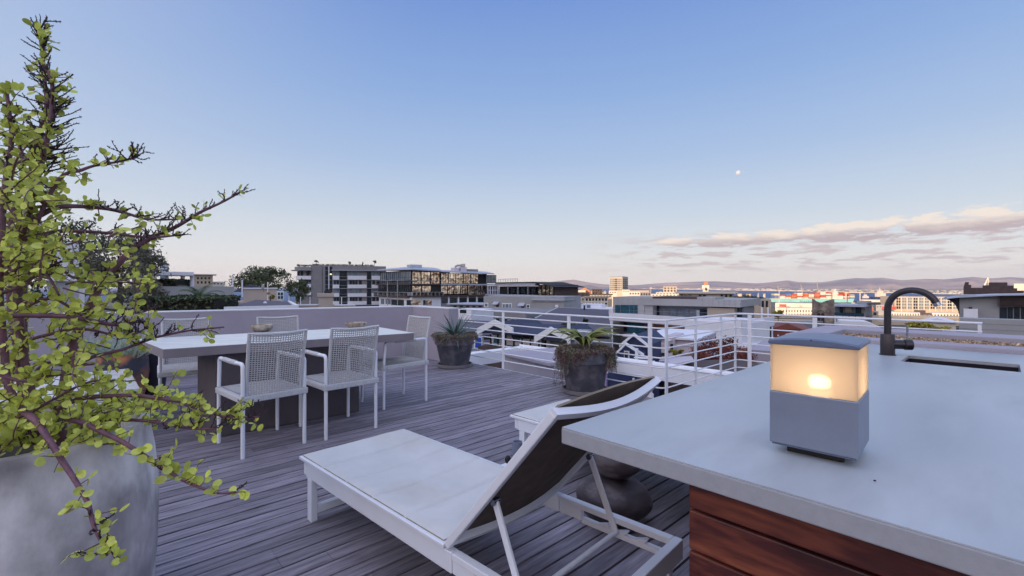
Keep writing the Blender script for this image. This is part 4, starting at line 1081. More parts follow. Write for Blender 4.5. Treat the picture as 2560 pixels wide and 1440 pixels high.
def hedge(name, label, x0, x1, yt, yb, Y, m, seed, n=4200, ls=.07, dep=1.6):
    a = A(x0, (yt + yb) / 2, Y); b = A(x1, (yt + yb) / 2, Y); c = (a + b) / 2; rz = (yb - yt) * Y / F / 2
    r = thing(name, label, 'hedge', (c.x, c.y, c.z - rz)); mb = MB(); rr = random.Random(seed)
    L = (b - a).length
    for i in range(n):
        p = V((c.x + rr.uniform(-.5, .5) * L, c.y + rr.uniform(-.5, .5) * dep, c.z + rr.uniform(-1, .75) * rz)); top = rz * (.8 + .25 * noise.noise(V((p.x * 1.2, p.y, seed))))
        if rr.random() < .55: p.z = c.z + top * rr.uniform(.75, 1.0)
        mb.tint = rr.uniform(.5, 1.6); u = V((rr.gauss(0, 1), rr.gauss(0, 1), rr.gauss(0, 1))).normalized(); v = u.orthogonal(); s = ls * rr.uniform(.5, 1.2)
        mb.add([p - u * s, p - v * s * .5, p + u * s, p + v * s * .5], [(0, 1, 2, 3)])
    mb.build('foliage', m, r); mb = MB(); mb.box(c.x - L * .49, c.y - dep * .4, c.z - rz * 1.1 - 2, c.x + L * .49, c.y + dep * .4, c.z + rz * .5); mb.build('inner_branches', M['hedge'], r)
hedge('hedge', 'long dark green hedge just beyond the parapet, below the palm', 385, 568, 737, 790, 15, M['hedge'], 5)
hedge('hedge', 'short dark clipped hedge under the white pergola', 398, 458, 696, 722, 30, M['hedge'], 6, 1800, .08)
def palm():
    c = A(500, 748, 17); r = thing('palm', 'young palm with arching fronds standing over the dark hedge', 'palm', (c.x, c.y, c.z - 3)); rr = random.Random(9)
    mb = MB(); mb.tube([V((c.x, c.y, c.z - 3)), V((c.x, c.y, c.z))], [.16, .12], 8); mb.build('trunk', M['bark'], r)
    for i in range(17):
        az = i * 2.4; el = rr.uniform(.35, 1.4); ln = rr.uniform(.65, 1.05); p = V(c); pts = []
        for k in range(8):
            pts.append(p.copy()); p = p + V((math.cos(az) * math.cos(el), math.sin(az) * math.cos(el), math.sin(el))) * ln / 7; el -= .21
        mb = MB(); mb.tint = rr.uniform(.7, 1.3); mb.tube(pts, [.012] * 7 + [.004], 4)
        sd = V((-math.sin(az), math.cos(az), 0))
        for k in range(1, 8):
            for s in (-1, 1):
                for j in range(3):
                    q = pts[k - 1].lerp(pts[k], j / 3); d = (pts[k] - pts[k - 1]).normalized(); t = q + (sd * s * .8 + d * .8 + V((0, 0, -.25))).normalized() * .23; mb.tint = rr.uniform(.6, 1.4)
                    mb.add([q, q + d * .022, t], [(0, 1, 2)])
        mb.build('frond', M['palm'], r)
palm()
# white gabled house behind the shrub
r, f = house('house', 'white house with a gable end, far left behind the shrub', 'house', 120, 28, 212, None, 700, 6, M['c_white'], zb=-8)
mb = MB(); f.boxz(mb, 120, 604, 197, -2, 5.5); mb.build('upper_wall', M['c_white'], r)
mb = MB(); f.box(mb, 118, 698, 214, 703, pr=.25); mb.build('cornice', M['c_white'], r)
part(f, 'window', M['glass'], r, (174, 634, 183, 668))
part(f, 'band', M['c_cream'], r, (150, 668, 214, 676), pr=.1)
# block and roofs beyond the big tree
r, f = house('apartment_block', 'grey block with warm sun-tinted edge rising behind the olive tree', 'building', 330, 80, 366, None, 606, 10, M['c_grey2'])
mb = MB()
for x in (333, 344, 356): f.box(mb, x, 590, x + .8, 606, pr=.02)
f.box(mb, 333, 590, 357, 591, pr=.02); mb.build('roof_rail', M['c_grey'], r)
mb = MB(); P = [f.p + f.d * f.s_of(x) for x in (366, 366, 392)]; P[0].z = f.z_of(366, 612); P[1].z = zt(76); P[2].z = f.z_of(392, 668)
mb.extr([P[0], P[2], V((P[2].x, P[2].y, zt(76))), P[1]], f.n * 6); mb.build('stepped_end', M['c_tan'], r)  # the slope's orange sunlight is put into its tan colour
r, f = house('glass_tower', 'pale green glass tower top seen beyond the pergola', 'building', 400, 190, 422, None, 658, 12, M['glass_b'])
part(f, 'floor_band', M['c_white'], r, (400, 664, 422, 666), (400, 671, 422, 673), (400, 678, 422, 680), pr=.1)
# pergola
f = Fac(384, 30, 486, None); c = (f.p + f.q) / 2; r = thing('pergola', 'white pergola with a flat roof on two columns, beyond the parapet', 'pergola', (c.x, c.y, -4))
mb = MB(); f.box(mb, 386, 680, 484, 689, pr=.6, dp=2.2); mb.build('roof', M['c_white'], r)
for x in (457, 480): 
    p = f.p + f.d * f.s_of(x); mb = MB(); mb.lathe((p.x, p.y, 0), [(.13, -3), (.12, f.z_of(x, 692)), (.19, f.z_of(x, 689.5))], 14); mb.build('column', M['c_white'], r, smooth=True)
r, f = house('house', 'sunlit tan house with a flat roof beyond the pergola', 'house', 484, 170, 532, None, 687, 12, M['c_tan'], roof=M['c_sand'], over=1.2)
wins(r, f, 490, 528, [(693, 698), (703, 709)], 4, .5)
r, f = house('house', 'low sunlit orange-walled house to the right of the tan one', 'house', 528, 210, 562, None, 704, 12, M['c_sand'])
wins(r, f, 532, 558, [(708, 711)], 3, .5)
r, f = house('garden_wall', 'long pale blue-grey wall below the pergola', 'wall', 388, 28, 585, None, 716, .4, M['c_grey2'], zb=-4)
# cream roof terrace with poles
r, f = house('roof_room', 'cream rooftop room with a satellite dish and white poles', 'building', 585, 31, 712, None, 755, 7, M['c_cream'], zb=-6)
mb = MB(); f.boxz(mb, 608, 722, 693, -1, 4.5, pr=-.6); mb.build('upper_room', M['c_cream'], r)
mb = MB(); f.box(mb, 606, 719.5, 695, 722.2, pr=-.5, dp=4.8); mb.build('parapet_cap', M['c_white'], r)
for x, a, b in ((582.5, 694, 745), (606, 700, 742), (669, 705, 752)): 
    p = f.p + f.d * f.s_of(x) - f.n * .4; mb = MB(); mb.tube([V((p.x, p.y, f.z_of(x, b))), V((p.x, p.y, f.z_of(x, a)))], .045 if x < 660 else .035, 10); mb.build('pole', M['white_paint2'], r, smooth=True)
p = f.p + f.d * f.s_of(657) - f.n * .2; z = f.z_of(657, 717); mb = MB(); mb.blob((p.x, p.y, z), (.11, .03, .17), 16, 10, 0); dish = mb.build('satellite_dish', M['c_grey2'], r, smooth='all')
mb = MB(); mb.tube([V((p.x, p.y, z)), V((p.x + .02, p.y + .1, z - .35))], .02, 6); mb.build('dish_arm', M['c_grey'], dish)
part(f, 'window_frame', M['white_paint2'], r, (692, 728, 710, 749), pr=.0, dp=.05)
part(f, 'window_pane', M['glass_t'], r, (694.5, 731, 700, 738), (702, 731, 707.5, 738), (694.5, 740, 700, 747), (702, 740, 707.5, 747), pr=.03)
g = A(676, 740, 30); mb = MB(); crown(mb, g, (.26, .2, .22), 500, .06, 31, 9); r2 = thing('roof_shrub', 'yellow-green bush beside the cream rooftop room', 'shrub', (g.x, g.y, g.z - .3)); mb.build('foliage', M['tree3'], r2)
mb = MB(); mb.tube([V((g.x, g.y, g.z - .35)), V(g)], .05, 6); mb.build('stem', M['bark'], r2)
# parasol
c = A(628, 713, 36); r = thing('parasol', 'dark closed-topped parasol behind the cream rooftop room', 'parasol', (c.x, c.y, c.z - 2.6)); mb = MB()
mb.lathe((c.x, c.y, c.z), [(1.25, -.52), (1.2, -.46), (.62, -.12), (.05, .06)], 8); mb.build('canopy', mat('black_canvas', (.02, .02, .035), .8), r)
mb = MB(); mb.tube([V((c.x, c.y, c.z - 2.6)), V((c.x, c.y, c.z))], .03, 8); mb.build('pole', M['c_grey'], r)
# sheet roof in front
r = thing('sheet_roof_building', 'low building with a grey sheet roof just beyond the parapet', 'building', A(640, 770, 18) + V((0, 0, -6)))
a, b, c, d = A(560, 777, 14), A(640, 752, 24), A(722, 757, 26), A(742, 772, 15)
mb = MB(); mb.extr([a, d, c, b], (0, 0, .06)); mb.build('roof', M['c_roof'], r)
mb = MB(); mb.beam(a + V((0, 0, .05)), d + V((0, 0, .05)), .12, .14); mb.beam(d + V((0, 0, .05)), c + V((0, 0, .05)), .12, .14); mb.build('gutter', M['white_paint2'], r)
mb = MB(); P = [(p.x, p.y) for p in (a, d, c, b)]; mb.prism(P, -9, min(a.z, b.z, c.z, d.z) - .25); mb.build('wall', M['c_cream'], r)
for x, y in ((663, 759), (565, 752)):
    p = A(x, y, 20); mb = MB(); mb.lathe((p.x, p.y, p.z - .1), [(.05, -.3), (.05, .1), (.07, .11), (.07, .16), (.02, .19)], 12); mb.build('vent_pipe', M['white_paint2'], r, smooth=True)
# cream parapet with chimney
r, f = house('chimney_parapet', 'cream parapet with a broad square chimney in front of the grey apartment block', 'parapet', 718, 36, 890, None, 762.5, .5, M['c_cream'], zb=-7)
mb = MB(); f.boxz(mb, 796, 741, 832, -3, 1.0, pr=.15); f.box(mb, 793, 733, 835, 742, pr=.25, dp=1.1); mb.build('chimney', M['c_cream'], r)
for x in (722, 751.5, 775, 854, 872.5): mb = MB(); f.box(mb, x - 1, 742 if x < 800 else 743, x + 1, 763, pr=0, dp=.1); mb.build('post', M['white_paint2'], r)
mb = MB(); f.box(mb, 718, 761, 800, 764, pr=.08, dp=.5); f.box(mb, 836, 761, 888, 764, pr=.08, dp=.5); mb.build('coping', M['c_white'], r)
for x in (815, 824):
    mb = MB(); p = f.p + f.d * f.s_of(x) + f.n * .4; mb.lathe((p.x, p.y, f.z_of(x, 733)), [(.10, 0), (.17, .08), (.02, .34)], 8); mb.build('chimney_cowl', M['c_dark'], r)

# ---------------------------------------------------------------- grey apartment block
f = Fac(735, 160, 965, 170); cc = (f.p + f.q) / 2
r = thing('apartment_block', 'grey five-storey apartment block with white balcony bands and little roof trees', 'building', (cc.x, cc.y, -16))
mb = MB(); f.boxz(mb, 778, 664.5, 965, -20, 14); mb.build('wall', M['c_grey'], r)
mb = MB(); f.boxz(mb, 745, 676, 777.8, -20, 12, pr=-1.2); mb.build('wing_wall', M['c_grey'], r)
def rounded(x0, x1, yt, yb, pr, m, nm):
    a = f.p + f.d * f.s_of(x0); b = f.p + f.d * f.s_of(x1); L = (b - a).length; P = []
    for k in range(9):
        t = k / 8 * math.pi / 2; P.append(b - f.d * (L - L * .45 * (1 - math.sin(t)) if False else L) )
    P = [b + f.n * 9, b - f.n * pr]
    for k in range(9):
        t = k / 8 * math.pi / 2; P.append(a + f.d * (L * .5) - f.d * (L * .5 * math.sin(t)) - f.n * pr + f.n * (4.5 * (1 - math.cos(t))))
    P.append(a + f.n * 9)
    mb = MB(); xm = (x0 + x1) / 2; mb.prism([(p.x, p.y) for p in P], f.z_of(xm, yb), f.z_of(xm, yt)); mb.build(nm, m, r, smooth=True, angle=30)
rounded(733, 777.7, 667, 675, .3, M['c_grey'], 'rounded_parapet'); rounded(724, 780, 674.8, 676, 1.2, M['c_grey2'], 'canopy')
rounded(736, 777.7, 689.5, 698.5, .5, M['c_white'], 'balcony_band'); rounded(754, 777.7, 710, 719, .5, M['c_white'], 'balcony_band'); rounded(764, 777.7, 731, 738, .5, M['c_white'], 'balcony_band')
part(f, 'window', M['glass'], r, (742, 678, 748, 689), (751, 678, 757, 689), (765, 678, 773, 689), (761, 700, 769, 709), (771, 700, 777, 705), (771, 720, 777, 725), pr=-1.0, dp=1.1)
part(f, 'stair_window', M['glass'], r, (813, 666.5, 820.5, 731), (824, 666.5, 830.5, 731), pr=.05)
part(f, 'stair_mullion', M['c_white'], r, (821, 666.5, 823.2, 722), pr=.25)
mb = MB(); 
for y in (675.5, 689.5, 699.5, 711.5, 720.5): f.box(mb, 813, y, 830.5, y + .6, pr=.12)
mb.build('stair_transom', M['c_grey2'], r)
part(f, 'groove', M['c_dark'], r, (805, 667, 806.3, 735), pr=.06)
part(f, 'roof_canopy', M['c_grey2'], r, (829, 675, 965, 677.6), pr=1.2)
for (y0, y1) in ((689.5, 699.5), (711.5, 720.8), (733, 742), (753, 762)):
    part(f, 'balcony_band', M['c_white'], r, (832, y0, 848, y1), (869, y0, 916.5, y1), (929, y0, 950, y1), pr=.6)
    part(f, 'balcony_recess', M['glass'], r, (849, y0 - 12, 867.5, y1 + .5), (917.5, y0 - 11, 928, y1 + .5), pr=.08)
    part(f, 'balcony_rail', M['c_grey2'], r, (849, y1 - .6, 868, y1 + 1), (849, y0 + 2, 868, y0 + 2.7), (917, y1 - .6, 928.5, y1 + .8), pr=.5)
for y0, y1, ms in ((678, 689.5, 'b'), (701, 711.5, 'd'), (722, 732.5, 'b'), (743.5, 753, 'd')):
    m = M['glass_b'] if ms == 'b' else M['glass']
    for x0, x1 in ((835, 840), (841, 847.5), (873.5, 880), (881, 887), (888, 894), (897, 904.5), (931, 938), (941, 949)):
        part(f, 'window', m, r, (x0, y0, x1, y1), pr=.06)
part(f, 'lit_window', M['cgold'], r, (824.6, 684.2, 829.4, 686.8), pr=.14)
for i, (px, py, w_, h_) in enumerate(((791, 654, 11, 9), (874, 657, 8, 8), (936.5, 654, 9, 9), (907, 660, 2.6, 13))):
    c = A(px, py, 166); s = 166 / F; q = thing('roof_tree', ['small round-headed tree on the left of the grey block roof', 'small tree in the middle of the grey block roof', 'small tree near the right end of the grey block roof', 'slim dark cypress on the grey block roof'][i], 'tree', (c.x, c.y, f.z_of(px, 665)), 'little trees on the grey block roof')
    mb = MB(); crown(mb, c, (w_ * s / 2, w_ * s / 2, h_ * s / 2), 420, .17, 40 + i, 12, .3); mb.build('crown', M['hedge'], q)
    mb = MB(); mb.tube([V((c.x, c.y, f.z_of(px, 665.5))), V(c)], .08, 5); mb.build('trunk', M['bark'], q)
a = f.p + f.d * f.s_of(742); b = f.p + f.d * f.s_of(935); mb = MB(); rr = random.Random(2)
for i in range(900):
    p = a.lerp(b, rr.random()) + f.n * rr.uniform(.3, 1.2); p.z = f.z_of(850, 664.5) + rr.uniform(-.1, .55) + (-.3 if (p - a).length < 5 else 0); mb.tint = rr.uniform(.5, 1.5); s = .16
    u = V((rr.gauss(0, 1), rr.gauss(0, 1), rr.gauss(0, 1))).normalized(); v = u.orthogonal(); mb.add([p - u * s, p - v * s, p + u * s, p + v * s], [(0, 1, 2, 3)])
mb.build('roof_planting', M['trail'], r)

# ---------------------------------------------------------------- glass loft building
fl = Fac(943, 158, 1028, 140); fr = Fac(1028, 140, 1101, 146)
r = thing('loft_building', 'long glass-fronted loft building with floating roofs reflecting the sunset', 'building', (fl.q.x, fl.q.y, -16))
X = lambda cx: 940 + cx / 8.258
Yp = lambda cy: 650 + cy / 8.258
mb = MB(); fl.boxz(mb, 951, 678, 1028, -20, 14, pr=-.3); mb.build('left_block', M['c_dark'], r)
mb = MB(); fr.boxz(mb, 1028, 678, 1101, -20, 14, pr=-.3); mb.build('middle_block', M['c_dark'], r)
fb = Fac(1101, 146, 1243, 156)
mb = MB(); fb.boxz(mb, 1101, 684, 1218, -20, 14, pr=-.3); mb.build('right_block', M['c_dark'], r)
def roofslab(pts, zt_, th, m, nm, r=r):
    mb = MB(); P = [A(x, y, Y) for x, y, Y in pts]; mb.extr(P, (0, 0, th)); mb.build(nm, m, r)
roofslab([(942, 676.5, 156), (1028, 674.5, 137), (1107, 679, 145), (1090, 672, 168), (1030, 668.5, 170), (1000, 671, 172)], 0, .35, M['c_roofl'], 'roof')
roofslab([(1101, 680, 144), (1236, 686, 152), (1212, 681, 168), (1110, 677.5, 168)], 0, .35, M['c_roofl'], 'roof')
def glazing(f, x0, x1, y0, y1, n, m, rows=2, nm='window_panel'):
    w = (x1 - x0) / n
    for i in range(n):
        part(f, nm, m, r, (x0 + w * i + w * .07, y0, x0 + w * (i + 1) - w * .05, y1), pr=.02)
    mb = MB()
    for i in range(n * 3 + 1):
        x = x0 + w * i / 3; f.box(mb, x - .22, y0, x + .22, y1, pr=.10)
    for k in range(rows + 1):
        y = y0 + (y1 - y0) * k / rows; f.box(mb, x0, y - .25, x1, y + .25, pr=.09)
    mb.build('mullions', M['c_dark'], r)
glazing(fl, X(95), X(725), Yp(240), Yp(490), 5, M['glass_b']); glazing(fl, X(40), X(715), Yp(520), Yp(740), 5, M['glass'])
glazing(fr, X(735), X(1315), Yp(245), Yp(495), 3, M['gold']); glazing(fr, X(735), X(1140), Yp(535), Yp(740), 2, M['gold'])
glazing(fb, X(1335), X(2110), Yp(275), Yp(485), 5, M['gold']); glazing(fb, X(1335), X(1880), Yp(525), Yp(700), 4, M['gold']); glazing(fb, X(1890), X(2290), Yp(525), Yp(720), 3, M['gold'])
glazing(fb, X(2270), X(2480), Yp(310), Yp(480), 3, M['glass_b'])
part(fr, 'open_bay', M['c_dark'], r, (X(1150), Yp(530), X(1310), Yp(740)), pr=.05)
for (ff, x0, x1) in ((fl, X(20), X(720)), (fr, X(720), X(1360))):
    part(ff, 'floor_slab', M['c_brown'], r, (x0, Yp(490), x1, Yp(518)), pr=.5); part(ff, 'floor_slab', M['c_brown'], r, (x0, Yp(735), x1, Yp(762)), pr=1.2)
    mb = MB(); ff.box(mb, x0, Yp(660), x1, Yp(668), pr=1.25); ff.box(mb, x0, Yp(422), x1, Yp(429), pr=1.0)
    for k in range(9): x = x0 + (x1 - x0) * k / 8; ff.box(mb, x - .2, Yp(664), x + .2, Yp(735), pr=1.22)
    mb.build('balcony_rail', M['c_grey2'], r)
part(fb, 'floor_slab', M['c_roofl'], r, (X(1330), Yp(490), X(1880), Yp(512)), (X(1900), Yp(495), X(2500), Yp(522)), pr=.8)
part(fb, 'floor_slab', M['c_brown'], r, (X(1370), Yp(728), X(2290), Yp(752)), pr=1.0)
for x in (325, 535): mb = MB(); fl.box(mb, X(x) - .5, Yp(425), X(x) + .5, Yp(940), pr=1.6, dp=-1.4); mb.build('steel_column', M['c_grey2'], r)
mb = MB(); fl.boxz(mb, X(80), Yp(765), 1028, -20, 2, pr=.3); fr.boxz(mb, 1028, Yp(765), 1101, -20, 2, pr=.3); mb.build('base_wall', M['c_white'], r)
part(fl, 'base_window', M['glass_b'], r, (X(118), Yp(800), X(190), Yp(910)), (X(215), Yp(805), X(320), Yp(910)), pr=.36)
part(fl, 'base_window', M['glass'], r, (X(335), Yp(815), X(595), Yp(935)), pr=.36)
part(fr, 'base_window', M['gold'], r, (X(710), Yp(825), X(920), Yp(930)), (X(1010), Yp(825), X(1140), Yp(930)), pr=.36)
part(fr, 'base_window', M['glass'], r, (X(630), Yp(825), X(705), Yp(930)), (X(965), Yp(825), X(1008), Yp(930)), pr=.36)
mb = MB(); fb.boxz(mb, 1101, Yp(752), X(2225), -20, 2, pr=.25); mb.build('base_wall', M['c_grey'], r)
for x in (1350, 1510, 1710, 1900, 2080): part(fb, 'base_window', M['glass'], r, (X(x), Yp(785), X(x + 150), Yp(890)), pr=.32)
part(fb, 'pier', M['c_white'], r, *[(X(x), Yp(755), X(x) + 3.4, Yp(900)) for x in (1478, 1680, 1872, 2058)], pr=.5)
part(fb, 'shutter_wall', M['c_white'], r, (X(2300), Yp(530), X(2500), Yp(712)), pr=.1)
part(fb, 'shutter_window', M['glass'], r, *[(X(x), Yp(y), X(x + 22), Yp(y + 75)) for x in (2320, 2370, 2420, 2465) for y in (540, 630)], pr=.16)
# roof plant
for (x0, y0, x1, y1, ff, pr, m) in ((X(890), Yp(80), X(1125), Yp(190), fr, -6, M['c_roofl']), (X(930), Yp(180), X(1150), Yp(240), fr, -3, M['c_grey']), (X(1150), Yp(185), X(1255), Yp(235), fr, -3, M['c_grey']), (X(1690), Yp(150), X(1790), Yp(230), fb, -3, M['c_pink']), (X(1830), Yp(140), X(1950), Yp(230), fb, -3, M['c_pink']), (X(1945), Yp(178), X(2240), Yp(262), fb, -5, M['c_grey']), (X(1915), Yp(65), X(1945), Yp(150), fb, -4, M['c_cream'])):
    mb = MB(); ff.box(mb, x0, y0, x1, y1, pr=pr, dp=-pr + 3); mb.build('roof_plant', m, r)
mb = MB(); f2 = fb; 
pts = [f2.p + f2.d * f2.s_of(X(x)) + f2.n * 4 for x in (1740, 1740, 1780, 1850, 1890, 1890)]
for p, y in zip(pts, (155, 125, 103, 103, 125, 155)): p.z = f2.z_of(1160, Yp(y))
mb.tube(pts, .35, 10); mb.build('duct', M['c_grey2'], r, smooth=True)
# sloped-roof pavilion
f = Fac(1243, 150, 1395, 128); r = thing('pavilion', 'low dark-glazed pavilion with a long thin roof sloping down to the right', 'building', (f.p.x, f.p.y, -16))
mb = MB(); f.boxz(mb, 1243, 716, 1342, -20, 10, pr=-1); mb.build('wall', M['c_dark'], r)
mb = MB(); f.boxz(mb, 1342, 712, 1384, -20, 10, pr=-.6); mb.build('end_wall', M['c_brown'], r)
P = [f.p + f.d * f.s_of(x) - f.n * 1.2 for x in (1245, 1342, 1396, 1396, 1342, 1245)]
for p, x, y in zip(P, (1245, 1342, 1396, 1396, 1342, 1245), (706, 704.5, 717, 718.4, 706, 707.5)): p.z = f.z_of(x, y)
mb = MB(); mb.extr(P, f.n * 12); mb.build('roof', M['c_dark'], r)
mb = MB(); f.box(mb, 1243, 707, 1343, 714.5, pr=.8, dp=1); mb.build('roof_fascia', M['c_roofl'], r)
wins(r, f, 1262, 1340, [(717, 734)], 6, .8, M['glass']); wins(r, f, 1345, 1384, [(714, 738)], 4, .7, M['gold'])
for x in (1250, 1275, 1300, 1325): mb = MB(); f.box(mb, x - .6, 715, x + .6, 741, pr=.9, dp=-.7); mb.build('post', M['c_grey'], r)
mb = MB(); f.box(mb, 1222, 736, 1345, 739.5, pr=1.6, dp=.5); mb.build('terrace_edge', M['c_roofl'], r)
mb = MB(); 
for x in range(1246, 1296, 6): f.box(mb, x - .25, 697.5, x + .25, 707, pr=.1)
f.box(mb, 1246, 697, 1295, 698, pr=.1); mb.build('roof_rail', M['c_grey2'], r)
# ---------------------------------------------------------------- middle: grey rendered building with doors
f = Fac(1212, 104, 1411, 96); r = thing('rendered_building', 'plain grey rendered building with two brown doors under small canopies', 'building', (f.p.x, f.p.y, -15))
mb = MB(); f.boxz(mb, 1209, 741, 1411, -19, 12); mb.build('wall', M['c_grey2'], r)
mb = MB(); f.box(mb, 1332, 750, 1411, 755, pr=.5, dp=8); f.boxz(mb, 1333, 755, 1410.6, -18, 3, pr=.35); mb.build('lean_to', M['c_grey2'], r)
mb = MB(); f.box(mb, 1331, 749.2, 1412, 751, pr=.8, dp=6); mb.build('lean_to_roof', M['c_roofl'], r)
part(f, 'door', mat('brown_door', (.07, .018, .012), .5), r, (1240.5, 759, 1247, 775), (1303.5, 762, 1310.5, 778), pr=.06)
part(f, 'window_frame', M['white_paint2'], r, (1255.5, 758, 1279.5, 773.5), (1316, 761, 1325, 776), (1211, 757, 1221, 768), pr=.08)
part(f, 'window', M['glass_b'], r, (1257, 760, 1262.5, 770.5), (1264, 760, 1272, 770.5), (1273.5, 760, 1278, 770.5), (1213, 759, 1219, 766), pr=.12)
part(f, 'window', M['glass'], r, (1317.5, 763, 1323.5, 767.5), (1317.5, 769, 1323.5, 774), pr=.12)
part(f, 'window_sill', M['white_paint2'], r, (1255, 771.5, 1280, 773.8), (1316, 774.5, 1325.5, 776.5), pr=.25)
for x0, x1, y in ((1235, 1248, 753.5), (1297.5, 1313, 757)):
    mb = MB(); a = f.p + f.d * f.s_of(x0); b = f.p + f.d * f.s_of(x1); z = f.z_of(x0, y)
    mb.extr([V((a.x, a.y, z)), V((a.x - f.n.x * .9, a.y - f.n.y * .9, z - .55)), V((a.x - f.n.x * .9, a.y - f.n.y * .9, z - .68)), V((a.x, a.y, z - .13))], b - a); mb.build('door_canopy', M['c_roofl'], r)
part(f, 'aircon_unit', M['white_paint2'], r, (1390, 762, 1397, 768), pr=.5)
# lower wing with a row of small windows
f = Fac(1150, 78, 1300, 70); r = thing('low_wing', 'low mauve-grey wing with a row of small square windows', 'building', (f.p.x, f.p.y, -15))
mb = MB(); f.boxz(mb, 1110, 779, 1315, -18, 14); mb.build('wall', M['c_grey'], r)
for i in range(6): 
    x = 1182 + i * 19.4; y = 791 + i * 1.35; part(f, 'window', M['glass'], r, (x, y, x + 8, y + 6), pr=.05); part(f, 'window_lintel', M['c_white'], r, (x - 1, y - 1.6, x + 9, y - .2), pr=.1)
roofslab([(1140, 800, 60), (1290, 808, 56), (1290, 860, 44), (1140, 850, 46)], 0, .1, M['c_roof'], 'lower_roof', r)
r, f = house('plain_block', 'white block with a dark opening directly behind the agave pot', 'building', 1118, 66, 1178, 64, 775, 6, M['c_white'], zb=-15)
part(f, 'opening', M['glass'], r, (1150, 774, 1166, 783), (1139, 771, 1142, 778))
r, f = house('flat_roof_block', 'flat-roofed block with a blue-grey roof beside the doors of the rendered building', 'building', 1125, 112, 1210, 108, 762, 9, M['c_grey'], roof=M['c_roofl'], over=.6)
wins(r, f, 1130, 1208, [(764, 768)], 5, .5)
# big purple-grey roofs
def big_roofs():
    r = thing('sheet_roofs', 'broad purple-grey sheet roof running down behind the navy gabled terrace', 'building', A(1400, 820, 60) + V((0, 0, -12)))
    P = [A(1250, 838, 46), A(1395, 770, 84), A(1520, 776, 80), A(1530, 842, 44)]
    mb = MB(); mb.extr(P, (0, 0, .12)); mb.build('roof', M['c_roof'], r)
    Q = [A(1170, 812, 55), A(1250, 809, 56), A(1250, 838, 46), A(1160, 842, 45)]; mb = MB(); mb.extr(Q, (0, 0, .1)); mb.build('side_roof', M['c_roof'], r)
    mb = MB(); mb.beam(P[1], P[2], .3, .3); mb.beam(P[0], P[1], .25, .25); mb.build('ridge_flashing', M['c_roofl'], r)
    mb = MB(); mb.prism([(p.x, p.y) for p in P], -18, min(p.z for p in P) - .2); mb.build('wall', M['c_grey'], r)
    p = A(1461, 779, 78); mb = MB(); mb.tube([p + V((0, 0, -.5)), A(1461, 763, 78)], .16, 8); mb.build('flue', M['c_dark'], r, smooth=True)
big_roofs()
# white parapet pieces, skylights and air units in the gap x 1410-1530
r, f = house('low_white_roofs', 'low white flat roofs with air units behind the purple-grey roof', 'building', 1410, 108, 1532, 104, 771, 10, M['c_white'])
mb = MB(); f.box(mb, 1448, 761, 1500, 773, pr=-2, dp=7); mb.build('roof_room', M['c_white'], r)
part(f, 'aircon_unit', M['c_grey2'], r, (1497, 773, 1502, 778), (1515, 773, 1522, 778), pr=.5); part(f, 'window', M['glass_b'], r, (1463, 763, 1472, 771), pr=-1.9, dp=2)
r, f = house('skylight_building', 'slanted glazed skylight on a white roof beyond the rendered building', 'building', 1412, 128, 1458, 126, 770, 8, M['c_grey2'])
mb = MB(); P = [f.p + f.d * f.s_of(x) for x in (1424, 1438, 1455, 1455)]; 
for p, z in zip(P, (769, 757, 757, 769)): p.z = f.z_of(1440, z)
mb.extr(P, f.n * 3 ); mb.build('skylight', M['glass_b'], r)
